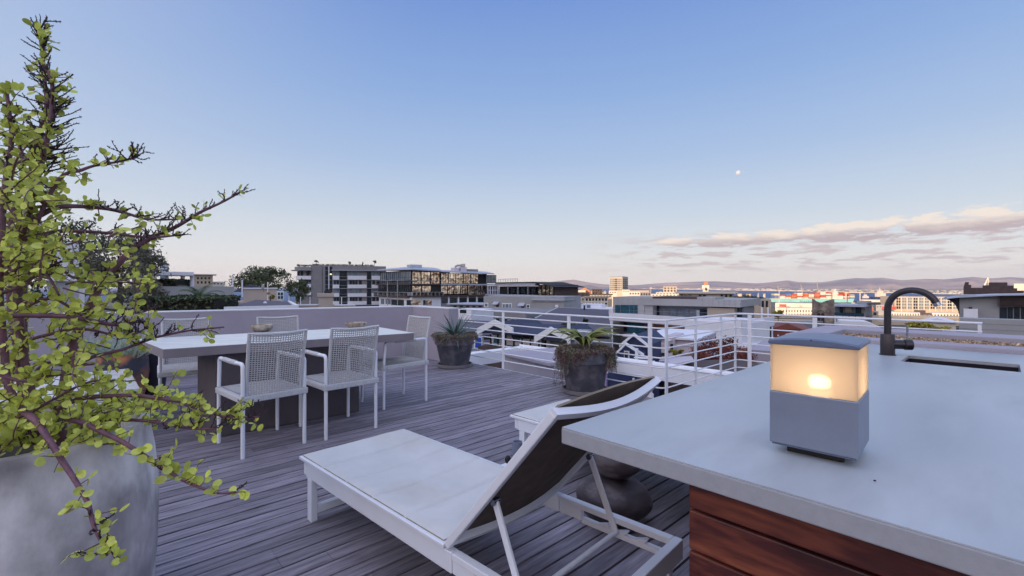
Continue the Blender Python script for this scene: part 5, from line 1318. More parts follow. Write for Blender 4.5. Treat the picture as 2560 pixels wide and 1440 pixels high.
# ---------------------------------------------------------------- navy gabled terrace (two white barge-boarded gables)
def navy_terrace():
    f = Fac(1210, 38, 1440, 34); r = thing('gabled_terrace', 'white-edged gabled terrace with a navy roof behind the railing', 'building', (f.p.x, f.p.y, -12))
    def gab(xa, xm, xb, yr, ye):
        # white bargeboards as an inverted V with thickness
        pts = []
        for x, y in ((xa, ye), (xm, yr), (xb, ye), (xb, ye + 12), (xm, yr + 15), (xa, ye + 16)):
            p = f.p + f.d * f.s_of(x) - f.n * 1.0; p.z = f.z_of(x, y); pts.append(p)
        mb = MB(); mb.add(pts + [p + f.n * .18 for p in pts], [(0, 5, 4, 1), (1, 4, 3, 2), (6, 7, 10, 11), (7, 8, 9, 10), (0, 1, 7, 6), (1, 2, 8, 7), (3, 4, 10, 9), (4, 5, 11, 10), (0, 6, 11, 5), (2, 3, 9, 8)])
        mb.build('bargeboard', M['white_paint2'], r)
    gab(1209, 1251, 1297, 797, 818); gab(1350, 1389, 1434, 814.5, 838)
    for xa, xm, xb, yr, ye in ((1212, 1251, 1292, 800, 829), (1353, 1389, 1430, 817, 846)):
        mb = MB(); gable(f, mb, xa, xb, ye + 4, yr + 4, 6, pr=.55); mb.build('gable_roof', M['navy_roof'], r)
    P = [f.p + f.d * f.s_of(x) for x in (1252, 1374, 1350, 1236)]
    for p, x, y, o in zip(P, (1252, 1374, 1350, 1236), (815, 823, 838, 836), (3.2, 3.2, -.3, -.3)): p.z = f.z_of(x, y); p += f.n * o
    mb = MB(); mb.extr(P, (0, 0, .08)); mb.build('roof', M['navy_roof'], r)
    mb = MB(); f.box(mb, 1212, 838, 1366, 872, pr=-.9, dp=1.9); mb.build('back_wall', M['c_white'], r)
    mb = MB(); f.boxz(mb, 1205, 871, 1445, -12, 6, pr=.6); mb.build('floor_base', M['c_brown'], r)
    for x in (1229, 1246.5, 1266, 1286.5, 1307, 1328, 1349, 1362): mb = MB(); f.box(mb, x - 1.1, 835, x + 1.1, 871, pr=.2, dp=-.05); mb.build('post', M['c_dark'], r)
    part(f, 'wall_panel', M['c_navy'], r, (1267, 838, 1350, 850), pr=-.8, dp=.85); part(f, 'teal_panel', mat('teal_board', (.02, .16, .22), .6), r, (1221, 847, 1234, 860), (1275, 849, 1287, 857), pr=-.8, dp=.86)
    part(f, 'dark_screen', M['c_dark'], r, (1357, 842, 1366, 871), pr=.3, dp=0)
    part(f, 'blue_door_frame', M['white_paint2'], r, (1190, 840, 1210, 871), pr=.3); part(f, 'blue_door', M['c_blue'], r, (1194, 843, 1208, 868), pr=.36)
    mb = MB()
    for k in range(12): f.box(mb, 1192 + k * 1.6, 829, 1192.5 + k * 1.6, 837, pr=.2)
    f.box(mb, 1192, 828, 1212, 829, pr=.2); mb.build('small_railing', M['white_paint2'], r)
    mb = MB(); f.box(mb, 1368, 832, 1440, 870, pr=-.5, dp=3.5); mb.build('side_wall', M['c_grey2'], r)
navy_terrace()
hb = [(1412, 812, 34, 9, 'low dark bush in front of the purple-grey roof, left one'), (1464, 806, 12, 24, 'small dark conifer poking up behind the aloe'), (1440, 815, 30, 10, 'low dark bush between the conifer and the gable')]
for i, (x, y, w_, h_, lab) in enumerate(hb): tree('garden_shrub', lab, x, y, 41, w_, h_, M['hedge'], 60 + i, 700, .10, cat='shrub', clumps=12, trunk=True, ground=-5, group='dark shrubs behind the aloe')
# things seen through the ring under the rail
def under():
    r = thing('garden_wall', 'mauve courtyard wall seen under the railing between the two pots', 'wall', A(1320, 915, 13) + V((0, 0, -2)))
    f = Fac(1262, 12.2, 1386, 10.4); mb = MB(); f.boxz(mb, 1262, 900, 1386, -9, 1.6); mb.build('wall', M['plaster'], r)
    mb = MB(); f.box(mb, 1262, 893.5, 1386, 900.2, pr=.12, dp=2.0); mb.build('coping', M['plaster'], r)
    r, f = house('lilac_house', 'lilac wall patch low behind the aloe pot', 'building', 1375, 15.5, 1445, 15, 905, 3, M['c_lilac'], zb=-10)
    mb = MB(); f.box(mb, 1384, 915, 1425, 921, pr=.15); mb.build('string_course', M['white_paint2'], r)
    hedge('hedge', 'low dark hedge at the foot of the lilac wall', 1384, 1440, 932, 952, 14, M['hedge'], 77, 900, .05, .6)
under()
# ---------------------------------------------------------------- navy gabled house + pink house
def navy_house():
    f = Fac(1530, 21, 1700, 19.5); r = thing('navy_gabled_house', 'navy weatherboard house with white-trimmed double gable right of the aloe', 'house', (f.p.x, f.p.y, -11))
    mb = MB(); gable(f, mb, 1536, 1602, 872, 843, 5, pr=-1.2); f.boxz(mb, 1536, 871, 1602, -11, 4, pr=-1.3); mb.build('rear_gable', M['c_navy'], r)
    mb = MB(); gable(f, mb, 1545, 1592, 884, 864, 4, pr=.0); mb.build('front_gable', M['c_navy'], r)
    mb = MB(); f.boxz(mb, 1548, 882, 1597, -11, 3.5, pr=0); mb.build('wall', M['c_navy'], r)
    def barge(xa, xm, xb, yr, ye, pr, t):
        pts = []
        for x, y in ((xa, ye), (xm, yr), (xb, ye), (xb, ye + t), (xm, yr + t * 1.15), (xa, ye + t)):
            p = f.p + f.d * f.s_of(x) - f.n * pr; p.z = f.z_of(x, y); pts.append(p)
        mb = MB(); mb.add(pts + [p + f.n * .12 for p in pts], [(0, 5, 4, 1), (1, 4, 3, 2), (6, 7, 10, 11), (7, 8, 9, 10), (0, 1, 7, 6), (1, 2, 8, 7), (3, 4, 10, 9), (4, 5, 11, 10), (0, 6, 11, 5), (2, 3, 9, 8)]); mb.build('bargeboard', M['white_paint2'], r)
    barge(1531, 1568, 1606, 837, 868, -1.0, 7); barge(1541, 1569, 1614, 854, 883, .35, 6)
    part(f, 'window_frame', M['white_paint2'], r, (1561, 877, 1574, 901), pr=.06); part(f, 'window', M['glass'], r, (1563, 880, 1571, 899), pr=.1)
    part(f, 'corner_post', M['white_paint2'], r, (1597, 868, 1602, 905), pr=.6, dp=-.4)
    mb = MB(); f.boxz(mb, 1536, 928, 1660, -11, 2, pr=.9); mb.build('lower_wall', M['c_navy'], r)
    part(f, 'corner_trim', M['white_paint2'], r, (1524, 925, 1534, 975), (1597, 936, 1601, 958), pr=1.0)
    part(f, 'balcony_rail', M['white_paint2'], r, (1602, 886, 1645, 889), (1603, 893, 1650, 896), pr=1.1, dp=-.9)
navy_house()
def flowerbox():
    c = A(1580, 968, 10.5); r = thing('geranium_box', 'pink geraniums in a planter below the railing behind the lounger', 'potted plant', c)
    mb = MB(); mb.box(c.x - .45, c.y - .15, c.z - .35, c.x + .45, c.y + .15, c.z - .12); mb.build('box', M['white_paint2'], r); rr = random.Random(3)
    mb = MB(); crown(mb, c, (.42, .2, .16), 500, .035, 5, 10, .2); mb.build('foliage', M['tree'], r)
    mb = MB(); crown(mb, c + V((0, -.05, .12)), (.12, .1, .07), 120, .025, 9, 5, .2); mb.build('flowers', mat('pink_petals', (.55, .06, .18), .6, tint=True), r)
flowerbox()
r, f = house('pink_house', 'pale pink flat-roofed house with an arched window behind the railing corner', 'house', 1605, 31, 1745, 29, 846, 6, M['c_pink'], zb=-12)
mb = MB(); f.boxz(mb, 1668, 838, 1690, -11, 2, pr=.4); mb.build('bay', M['c_pink'], r)
mb = MB(); f.box(mb, 1600, 842, 1748, 846.5, pr=.3, dp=6.2); mb.build('cornice', M['c_white'], r); part(f, 'string_course', M['c_white'], r, (1605, 860, 1745, 862), pr=.06)
part(f, 'door', M['c_dark'], r, (1612, 868, 1628, 888), pr=.05); part(f, 'arched_window', M['glass'], r, (1680.5, 858, 1687.5, 874), pr=.46)
part(f, 'aircon_unit', M['white_paint2'], r, (1676, 842, 1684, 850), pr=.8)
for (x, y, Y, w_, h_, m, lab) in ((1690, 880, 24, 34, 22, M['tree3'], 'yellow-green bush in front of the pink house'), (1716, 891, 23, 30, 12, M['tree3'], 'low yellow-green bush right of the taller one'), (1652, 886, 24, 20, 10, M['hedge'], 'small dark bush at the left of the yellow-green ones'), (1802, 892, 22, 150, 86, M['treeR'], 'rust-red tree between the railing posts'), (1868, 888, 24, 34, 30, M['treeR'], 'small rust-red shrub at the right of the red tree')):
    tree('garden_tree', lab, x, y, Y, w_, h_, m, int(x), 9000 if w_ > 100 else 1500, .060 if w_ > 100 else .05, 'shrubs in the garden below the railing', clumps=40 if w_ > 100 else 12, ground=-8)
r, f = house('sloping_roof_house', 'low house with a mauve sheet roof under the pink house', 'house', 1640, 20, 1740, 17, 920, 4, M['c_brown'], zb=-11)
roofslab([(1640, 925, 17), (1735, 905, 17), (1728, 893, 22), (1650, 900, 24)], 0, .08, M['c_pink'], 'roof', r)
r, f = house('garage', 'dark garage opening with a mauve wall beneath the white house', 'building', 1868, 24, 1960, 23, 877, 5, M['plaster'], zb=-11)
# ---------------------------------------------------------------- concrete house on the right of centre
def conc():
    X2 = lambda c: 1500 + c / 5.565
    Y2 = lambda c: 730 + c / 5.565
    f = Fac(1532, 66, 1853, 56); g = Fac(1853, 56, 1902, 64)
    r = thing('concrete_house', 'wide modern concrete house with a dark roof box and long terrace', 'house', (f.p.x, f.p.y, -14))
    mb = MB(); f.boxz(mb, X2(180), Y2(70), X2(735), -16, 8); mb.build('left_wall', M['c_conc'], r)
    mb = MB(); f.boxz(mb, X2(620), Y2(200), 1853, -16, 9, pr=-1.6); mb.build('rear_wall', M['c_grey'], r)
    mb = MB(); P = [f.p + f.d * f.s_of(X2(620)) - f.n * .4, f.q - f.n * .4, g.q, g.q + V((-3, 9, 0)), f.p + f.d * f.s_of(X2(620)) + f.n * 9]
    z1 = f.z_of(1800, Y2(105)); z0 = f.z_of(1800, Y2(205)); mb.prism([(p.x, p.y) for p in P], z0, z1); mb.build('roof_slab', M['c_conc'], r)
    part(f, 'roof_box', M['c_brown'], r, (X2(735), Y2(65), X2(1360), Y2(168)), pr=.1, dp=6)
    part(f, 'roof_step', M['c_conc'], r, (X2(1362), Y2(72), X2(1605), Y2(110)), pr=.42, dp=5)
    mb = MB()
    for c in (250, 320, 390, 460, 1440, 1528, 1580, 1660, 1737, 1810, 1890): f.box(mb, X2(c) - .18, Y2(75 if c < 1600 else 110), X2(c) + .18, Y2(175 if c < 600 else 190), pr=.43 if c > 600 else .02)
    mb.build('panel_joints', M['c_grey'], r)
    part(f, 'sliding_window', M['glass_t'], r, (X2(212), Y2(180), X2(285), Y2(296)), (X2(290), Y2(180), X2(405), Y2(296)), (X2(410), Y2(180), X2(470), Y2(296)), (X2(475), Y2(180), X2(524), Y2(296)), pr=.05)
    for c in (780, 850, 890, 950, 1000, 1060, 1110, 1150, 1220, 1260): part(f, 'terrace_window', M['glass_b'], r, (X2(c), Y2(235), X2(c + 38), Y2(350)), pr=-1.5, dp=1.52)
    part(f, 'terrace_window', M['glass'], r, (X2(640), Y2(195), X2(775), Y2(330)), (X2(1345), Y2(250), X2(1540), Y2(365)), (X2(1735), Y2(225), X2(1945), Y2(380)), pr=-1.5, dp=1.52)
    part(f, 'terrace_column', M['c_conc'], r, (X2(545), Y2(185), X2(620), Y2(325)), (X2(1345), Y2(255), X2(1385), Y2(360)), pr=.1)
    mb = MB(); f.box(mb, X2(212), Y2(272), X2(1960), Y2(276), pr=.8, dp=-.78); mb.build('glass_balustrade_rail', M['chrome'], r)
    # end wall, its evening sunlight put into the tan colour
    mb = MB(); g.boxz(mb, 1853.5, 790 - 22, 1902, -16, 4, pr=-.8); mb.build('end_wall', M['c_tan'], r)
    part(g, 'end_window', M['glass'], r, (X2(2010), Y2(230), X2(2075), Y2(370)), (X2(2090), Y2(228), X2(2150), Y2(370)), pr=-.7, dp=.75)
    # white terrace block underneath
    h = Fac(1523, 60, 1853, 46); k = Fac(1853, 46, 1936, 52)
    mb = MB(); P = [h.p, h.q, k.q, k.q + V((-4, 8, 0)), h.p + V((3, 8, 0))]; zt1 = h.z_of(1680, 791)
    mb.prism([(p.x, p.y) for p in P], h.z_of(1680, 811), zt1 - 1.0); mb.obox(V((h.p.x, h.p.y, zt1 - .999)), h.d * h.L, h.n * .18, V((0, 0, 1.0))); mb.obox(V((k.p.x, k.p.y, zt1 - .999)) + k.n * .001, k.d * k.L, k.n * .18, V((0, 0, .999))); mb.build('terrace_slab', M['c_white'], r)
    mb = MB(); h.boxz(mb, 1771, 806.5, 1853, -16, 6, pr=-.05); k.boxz(mb, 1853.2, 803, 1935, -16, 6, pr=-.1); mb.build('white_wall', M['c_white'], r)
    mb = MB(); h.boxz(mb, 1523, 806, 1771, -16, 5, pr=-2.2); mb.build('recess_wall', M['c_grey'], r)
    part(h, 'timber_cladding', M['wood_clad'], r, (X2(650), Y2(420), X2(1070), Y2(560)), pr=-2.0, dp=2.05)
    part(h, 'timber_cladding', M['wood_clad'], r, (X2(575), Y2(435), X2(648), Y2(560)), pr=-1.6, dp=1.7)
    part(h, 'lower_glass', M['glass'], r, (X2(190), Y2(440), X2(330), Y2(565)), (X2(1225), Y2(455), X2(1310), Y2(630)), pr=-1.9, dp=1.95)
    part(h, 'glass_screen', M['glass_t'], r, (X2(335), Y2(440), X2(570), Y2(580)), pr=-.6, dp=.63)
    part(h, 'lower_glass', M['glass_b'], r, (X2(1110), Y2(450), X2(1222), Y2(620)), pr=-1.8, dp=1.85)
    part(h, 'lower_window', M['glass'], r, (X2(1370), Y2(470), X2(1480), Y2(650)), pr=.02); part(h, 'slot_window', M['glass'], r, (X2(1637), Y2(490), X2(1652), Y2(640)), (X2(1700), Y2(495), X2(1752), Y2(680)), pr=.0)
    part(k, 'deep_window', M['glass'], r, (1856.5, 820, 1879, 852), (1883, 822, 1903, 852), (1907, 820, 1914, 851), (1919, 818, 1930, 851), (1858, 868, 1900, 880), pr=-.05, dp=.1)
    mb = MB(); k.box(mb, 1853, 855, 1935, 866, pr=.5, dp=.3); mb.build('floor_band', M['c_white'], r)
    mb = MB(); h.box(mb, 1560, 846, 1771, 853, pr=.2, dp=2.4); mb.build('lower_slab', M['c_white'], r)
    part(h, 'under_opening', M['glass'], r, (1702, 856, 1762, 885), pr=-1.4, dp=1.45)
conc()
r, f = house('red_roof_house', 'house with a red hipped roof right of the white house', 'house', 1934, 66, 2030, 64, 822, 9, M['c_red'], zb=-15)
mb = MB(); a = f.p; P = [f.p + f.d * f.s_of(x) - f.n * .4 for x in (1930, 2040)]; 
mb = MB(); gable(f, mb, 1928, 2010, 823, 808, 6, pr=.4); mb.build('roof', M['c_red'], r)
r, f = house('flat_roof_house', 'low flat-roofed mauve box roof behind the red roof', 'house', 1972, 80, 2012, 78, 807, 8, M['c_grey'])
# building behind: tan timber-ish block & roof garden
r, f = house('long_flat_house', 'sunlit long flat-roofed house above the concrete one', 'house', 1697, 146, 1834, None, 734, 12, M['c_tan'], roof=M['c_sand'], roofh=.5, over=1.2)
wins(r, f, 1698, 1730, [(736, 742)], 3, .7, M['gold']); wins(r, f, 1745, 1766, [(737, 742)], 2, .7); wins(r, f, 1799, 1832, [(736, 746)], 3, .5)
mb = MB(); f.box(mb, 1740, 729.5, 1820, 733, pr=-3, dp=6); mb.build('roof_tent', M['c_sand'], r)
r, f = house('roof_garden_building', 'tan building with green roof planting and a timber pergola on top', 'building', 1834, 117, 1928, None, 748, 12, M['c_tan'])
mb = MB(); c = A(1880, 744, 116); crown(mb, c + V((0, 3, 0)), (4.6, 2, .55), 1800, .22, 66, 30, .1); mb.build('roof_plants', M['tree'], r)
mb = MB(); f.box(mb, 1838, 733, 1895, 735, pr=-3, dp=5)
for x in (1840, 1855, 1870, 1884, 1893): f.box(mb, x - .7, 735, x + .7, 744, pr=-3, dp=3.3)
mb.build('pergola_frame', M['wood_clad'], r); part(f, 'window', M['glass'], r, (1904, 752, 1910, 768), (1914, 752, 1920, 768), (1898, 752, 1901, 764), pr=.06)
part(f, 'column', M['c_white'], r, (1902, 768, 1907, 795), (1918, 768, 1922, 792), pr=.5, dp=-.2)
# ---------------------------------------------------------------- far sunlit town
S = M
def blk(label, x0, x1, yt, Y, m, dep=None, rows=(), n=0, fill=.5, turn=.04, name='building', cat='building', wm=None, roof=None, group='sunlit town buildings towards the bay'):
    Ya = Y; Yb = None
    r, f = house(name, label, cat, x0, Ya, x1, Yb, yt, dep or (x1 - x0) * Y / F * .6, m, group, roof=roof, roofh=.5, over=.6)
    if n: wins(r, f, x0 + 1, x1 - 1, rows, n, fill, wm)
    return r, f
# silo hotel
f = Fac(1524, 620, 1556, 600); g = Fac(1556, 600, 1570, 618)
r = thing('grid_tower', 'tall square tower gridded with windows, standing alone against the sky', 'tower', (f.q.x, f.q.y, -40))
P = [f.p, f.q, g.q, g.q + (f.p - f.q)]; mb = MB(); mb.prism([(p.x, p.y) for p in P], -45, f.z_of(1540, 693)); mb.build('wall', mat('pale_concrete_frame', (.52, .44, .34), .85), r)
for j in range(6):
    for i in range(8):
        x = 1525.6 + i * 3.75; y = 696.5 + j * 5.1; part(f, 'window', M['glass_b'] if i not in (3, 4) else M['glass'], r, (x, y, x + 2.5, y + 3.9), pr=.3)
    for i in range(3):
        x = 1558 + i * 4; y = 696.5 + j * 5.1; part(g, 'window', M['glass'], r, (x, y, x + 3, y + 3.9), pr=.3)
mb = MB(); P2 = [(p.x, p.y) for p in P]; mb.prism(P2, f.z_of(1540, 693) + .1, f.z_of(1540, 691.6)); mb.build('parapet', M['c_grey'], r)
blk('pale flat-topped houses left of the orange gable', 1386, 1408, 729, 330, S['c_sand'], rows=[(733, 737), (740, 744)], n=4)
r, f = blk('orange brick hall with a gabled roof', 1443, 1478, 730, 420, S['c_orange'], name='gabled_hall')
mb = MB(); gable(f, mb, 1441, 1482, 730, 719, 18, pr=1.5); mb.build('roof', S['c_orange'], r)
part(f, 'porch', S['c_sand'], r, (1442, 725.5, 1464, 730.5), pr=5)
blk('dark brown house beside the orange hall', 1480, 1506, 722, 380, S['c_brown'], rows=[(725, 728), (731, 735)], n=4, wm=M['gold'])
blk('long brown flat building with slit windows', 1409, 1474, 731, 260, S['c_brown'], rows=[(734, 736)], n=6, fill=.6, wm=M['glass'])
blk('white three-storey block with balconies', 1438, 1462, 742, 215, S['c_sand'], rows=[(745, 751), (755, 760)], n=3, fill=.4)
blk('cream apartments with deep balconies right of the white block', 1462, 1520, 744, 205, S['c_sand'], rows=[(746, 752), (757, 761)], n=7, fill=.6, roof=S['c_tan'])
blk('low tan terrace in front of the cream apartments', 1405, 1440, 749, 190, S['c_tan'], rows=[(751, 755)], n=4)
blk('dark-roofed long block under the grid tower', 1476, 1530, 737, 300, S['c_tan'], roof=S['c_dark'], rows=[(739, 742)], n=7)
blk('white dome-topped building at the foot of the grid tower', 1522, 1542, 727, 500, S['c_sand'], rows=[(730, 732)], n=3)
blk('white cube building right of the grid tower foot', 1556, 1574, 724, 480, S['c_sand'], rows=[(727, 729)], n=3)
blk('pale block with a shaded right end', 1572, 1600, 729, 340, S['c_sand'], rows=[(732, 736)], n=4)
blk('grey shaded block beside the pale one', 1600, 1627, 731, 335, S['c_grey'], rows=[(733, 738)], n=4)
blk('brown roofed shed behind the grey block', 1575, 1623, 727, 520, S['c_tan'], rows=[], n=0, roof=S['c_tan'])
blk('tan concrete block with a jagged top', 1658, 1692, 716, 450, S['c_tan'], rows=[(719, 722), (725, 729)], n=4, fill=.5)
blk('low white sheds below the jagged-topped block', 1628, 1700, 735, 300, S['c_sand'], rows=[(737, 739)], n=8)
blk('pale row of houses behind the dark roof box', 1640, 1720, 731, 380, S['c_sand'], rows=[(733, 734.5)], n=10)
# clock tower
r, f = blk('slender cream port control tower with an orange cap', 1757, 1771, 722, 520, S['c_sand'], name='control_tower', cat='tower')
mb = MB(); f.box(mb, 1755, 713, 1773, 722, pr=2, dp=7); mb.build('cabin', S['c_sand'], r); mb = MB(); f.box(mb, 1760, 705.5, 1770, 713, pr=1, dp=4); mb.build('cap', S['c_orange'], r); part(f, 'window', M['glass'], r, (1763, 719, 1767, 726), pr=2.2)
# masts
for i, (x, yt, yb, Y, lab) in enumerate(((1948, 727, 800, 400, 'tall white light mast in front of the container ship'), (2445, 752, 838, 90, 'thin pale pole beside the curved soffit house'), (1627, 720, 738, 420, 'white flagpole near the jagged-topped block'), (1419, 718, 730, 300, 'white mast above the brown flat building'))):
    a = A(x, yb, Y); b = A(x, yt, Y); r = thing('light_mast', lab, 'mast', a, 'light masts'); w_ = 1.1 * Y / F
    mb = MB(); mb.tube([V((a.x, a.y, zt(Y))), b], [w_, w_ * .5], 6); mb.build('pole', M['c_sand'], r, smooth='all'); mb = MB(); mb.box(b.x - w_ * 2, b.y - w_, b.z - w_, b.x + w_ * 2, b.y + w_, b.z + w_); mb.build('lamp_head', M['c_sand'], r)
# ---------------------------------------------------------------- container ship
def ship():
    Y = 1480; f = Fac(1926, Y * 1.02, 2170, Y * .98)
    r = thing('container_ship', 'container ship with a teal hull stacked with red and white containers', 'ship', (f.p.x, f.p.y, -50))
    mb = MB(); P = []
    for x, y in ((1922, 746.5), (2136, 746.5), (2132, 757), (1930, 757)): p = f.p + f.d * f.s_of(x); p.z = f.z_of(2030, y); P.append(p)
    mb.extr(P, f.n * 40); mb.build('hull', M['c_teal'], r)
    P = []
    for x, y in ((1929, 756.9), (2132, 756.9), (2128, 762), (1932, 762)): p = f.p + f.d * f.s_of(x) - f.n * .3; p.z = f.z_of(2030, y); P.append(p)
    mb = MB(); mb.extr(P, f.n * 40); mb.build('keel_band', M['c_rust'], r)
    cols = [mat('container_' + n_, c, .7, .25, .15) for n_, c in (('red', (.42, .085, .05)), ('white', (.62, .58, .52)), ('orange', (.50, .17, .07)), ('blue', (.10, .17, .36)), ('cream', (.58, .50, .38)))]
    rr = random.Random(12); x = 1936.5
    hs = [13, 10.5, 13, 13, 15, 14.5, 15, 16, 17, 16.5, 0, 12, 17, 11]
    for i, h_ in enumerate(hs):
        w_ = 13.2
        if not h_: x += 15; continue
        n_ = max(3, int(h_ / 3.3))
        for k in range(n_):
            m = cols[rr.choice([0, 0, 1, 2, 3, 4, 1, 0])]
            mb = MB(); y1 = 747.2 - h_ * k / n_; f.box(mb, x, y1 - h_ / n_ + .12, x + w_, y1, pr=-2, dp=32); mb.build('container_stack', m, r)
        x += w_ + 1.2
    bx = 2086
    for x0, x1, y0, y1 in ((2083, 2098, 733, 748), (2085, 2096, 728, 733), (2088, 2092, 722, 728)): mb = MB(); f.box(mb, x0, y0, x1, y1, pr=-4, dp=26); mb.build('bridge', M['c_sand'], r)
    for x, y in ((1951, 714), (2009, 711), (2050, 708)): 
        p = f.p + f.d * f.s_of(x) + f.n * 8; a = V((p.x, p.y, f.z_of(x, 735))); b = V((p.x - 6, p.y, f.z_of(x, y))); mb = MB(); mb.tube([a, b], [1.1, .6], 5); mb.build('deck_crane', M['c_tan'], r)
    # hull lettering
    cu = bpy.data.curves.new('hull_letters', 'FONT'); cu.body = 'MAERSK'; cu.size = 6.6; cu.extrude = .05; cu.space_character = 1.15
    o = bpy.data.objects.new('t', cu); col.objects.link(o); dg = bpy.context.evaluated_depsgraph_get(); me = bpy.data.meshes.new_from_object(o.evaluated_get(dg)); bpy.data.objects.remove(o)
    me.name = 'hull_lettering'; me.materials.clear(); me.materials.append(mat('dark_teal_lettering', (.03, .12, .18), .6))
    p = f.p + f.d * f.s_of(2000) - f.n * .4; L = max(v.co.x for v in me.vertices); want = f.s_of(2036) - f.s_of(2000); s = want / L
    R_ = Matrix(((f.d.x * s, 0, -f.n.x, p.x), (f.d.y * s, 0, -f.n.y, p.y), (0, 1.0, 0, f.z_of(2015, 755.5)), (0, 0, 0, 1)))
    me.transform(R_); link('hull_lettering', me, r)
ship()
def gantry():
    Y = 1400; r = thing('harbour_gantry', 'pale gantry frame over the container stern', 'crane', A(2140, 750, Y)); mb = MB()
    for x in (2115, 2150): mb.beam(A(x, 752, Y), A(x, 731.5, Y), 2, 2, up=(0, 1, 0))
    mb.beam(A(2112, 731, Y), A(2158, 731.5, Y), 2.2, 2.2); mb.build('frame', M['c_sand'], r)
gantry()
def boat(px, py, Y, L, lab):
    c = A(px, py, Y); s = L * Y / F; r = thing('harbour_ship', lab, 'ship', (c.x, c.y, -50)); mb = MB()
    mb.extr([V((c.x - s / 2, c.y, c.z + s * .07)), V((c.x + s / 2, c.y, c.z + s * .09)), V((c.x + s * .44, c.y, c.z - s * .05)), V((c.x - s * .45, c.y, c.z - s * .05))], (0, s * .2, 0)); mb.build('hull', M['c_navy'], r)
    mb = MB(); mb.box(c.x - s * .3, c.y + 1, c.z + s * .081, c.x + s * .15, c.y + s * .15, c.z + s * .26); mb.box(c.x - s * .2, c.y + 2, c.z + s * .261, c.x + s * .02, c.y + s * .14, c.z + s * .38); mb.build('superstructure', M['c_sand'], r)
    mb = MB(); mb.tube([V((c.x - s * .12, c.y + 5, c.z + s * .38)), V((c.x - s * .12, c.y + 5, c.z + s * .55))], s * .012, 5); mb.build('mast', M['c_sand'], r)
boat(2208, 746, 1700, 50, 'white-topped ship moored left of the tap')
boat(2168, 748, 1950, 30, 'small low boat left of the white-topped ship')
r, f = blk('long pale quay with low sheds beside the white-topped ship', 2150, 2260, 750, 1500, S['c_sand'], rows=[], n=0, name='quay_shed')
# ---------------------------------------------------------------- warehouses, highway
blk('long white arcade-windowed warehouse left of the stone tower', 1940, 2034, 770, 430, S['c_sand'], rows=[(775, 780.5), (784, 788)], n=13, fill=.34, name='warehouse')
blk('pale blank block above the arcade-windowed warehouse', 1938, 2030, 758, 520, S['c_sand'], name='warehouse', rows=[(761, 766)], n=0)
blk('red and white shed beside the light mast', 1948, 1966, 761, 500, S['c_rust'], name='shed', rows=[], n=0)
def hotel():
    f = Fac(2236, 560, 2396, 540); r = thing('waterfront_hotel', 'large cream gridded waterfront building seen inside the tap arch', 'building', (f.p.x, f.p.y, -35)); 
    mb = MB(); f.boxz(mb, 2236, 742, 2396, -40, 40); mb.build('wall', S['c_tan'], r)
    for i in range(11):
        x = 2241 + i * 14.2
        part(f, 'window_bay', M['glass_b'] if i % 3 else M['glass'], r, (x, 745, x + 4.2, 772), (x + 6, 745, x + 9.5, 772), pr=.4)
        part(f, 'white_frame', M['c_sand'], r, (x + 10.4, 743, x + 12.4, 779), pr=1.2)
    for y in (750, 757.5, 765): part(f, 'floor_band', M['c_sand'], r, (2240, y, 2396, y + 1.3), pr=.9)
hotel()
blk('white low row of villas under the gridded waterfront building', 2227, 2300, 781, 300, S['c_sand'], rows=[(784, 790), (793, 798)], n=11, fill=.35, name='villa_row')
blk('white villas right of the tap spout', 2325, 2398, 783, 300, S['c_sand'], rows=[(786, 792)], n=9, fill=.4, name='villa_row')
blk('brown glazed pavilion between the white villas', 2296, 2330, 783, 295, S['c_brown'], rows=[(787, 796)], n=3, fill=.8, wm=M['glass_b'], name='villa_row')
blk('olive-brown boxy block behind the tap spout', 2285, 2314, 776, 340, S['c_brown'], name='villa_row')
r, f = blk('white tent-roofed pavilion by the elevated road', 2300, 2390, 806, 150, S['c_sand'], name='tent_pavilion')
mb = MB(); gable(f, mb, 2296, 2396, 806, 795, 12, pr=1); mb.build('roof', M['c_white'], r)
blk('tan mall block right of the shaded grey house', 2163, 2196, 778, 190, S['c_tan'], rows=[(781, 788)], n=2, name='shop_block')
blk('grey frame building with a dark shopfront beside the tan block', 2190, 2232, 762, 330, S['c_grey2'], rows=[(766, 768)], n=6, name='shop_block')
part(_f := Fac(2172, 325, 2232, None), 'red_sign', mat('red_panel', (.50, .03, .03), .6), blk('low red-panelled shed left of the tap', 2172, 2184, 768, 328, S['c_rust'], name='shed')[0], (2205, 766, 2240, 774), pr=1)
def road():
    r = thing('elevated_road', 'elevated concrete highway decks running across in evening sun', 'bridge', A(2150, 800, 240) + V((0, 0, -8)))
    for y0, y1, Y in ((790, 798, 262), (803, 812, 232)):
        f = Fac(1915, Y * 1.03, 2420, Y * .97); mb = MB(); f.box(mb, 1915, y0, 2420, y1, pr=0, dp=9); mb.build('road_deck', S['c_tan'], r)
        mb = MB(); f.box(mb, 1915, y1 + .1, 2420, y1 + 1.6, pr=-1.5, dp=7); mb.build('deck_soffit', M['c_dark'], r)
        for k in range(6):
            x = 1950 + k * 85; mb = MB(); f.boxz(mb, x, y1 + 1.5, x + 4, zt(Y) - 2, 2, pr=-2); mb.build('pier', S['c_tan'], r)
road()
for (x, y, Y, w_, h_, lab) in ((1945, 784, 200, 26, 15, 'yellow-green tree at the foot of the light mast'), (2300, 815, 120, 56, 24, 'yellow-green tree below the tap spout'), (2345, 822, 118, 50, 14, 'low yellow-green bush right of that tree'), (2172, 790, 180, 16, 20, 'small yellowish tree beside the grey house')):
    tree('street_tree', lab, x, y, Y, w_, h_, M['tree3'], int(x * 3), 1500, .35 * Y / 120, 'sunlit trees by the elevated road', clumps=16)
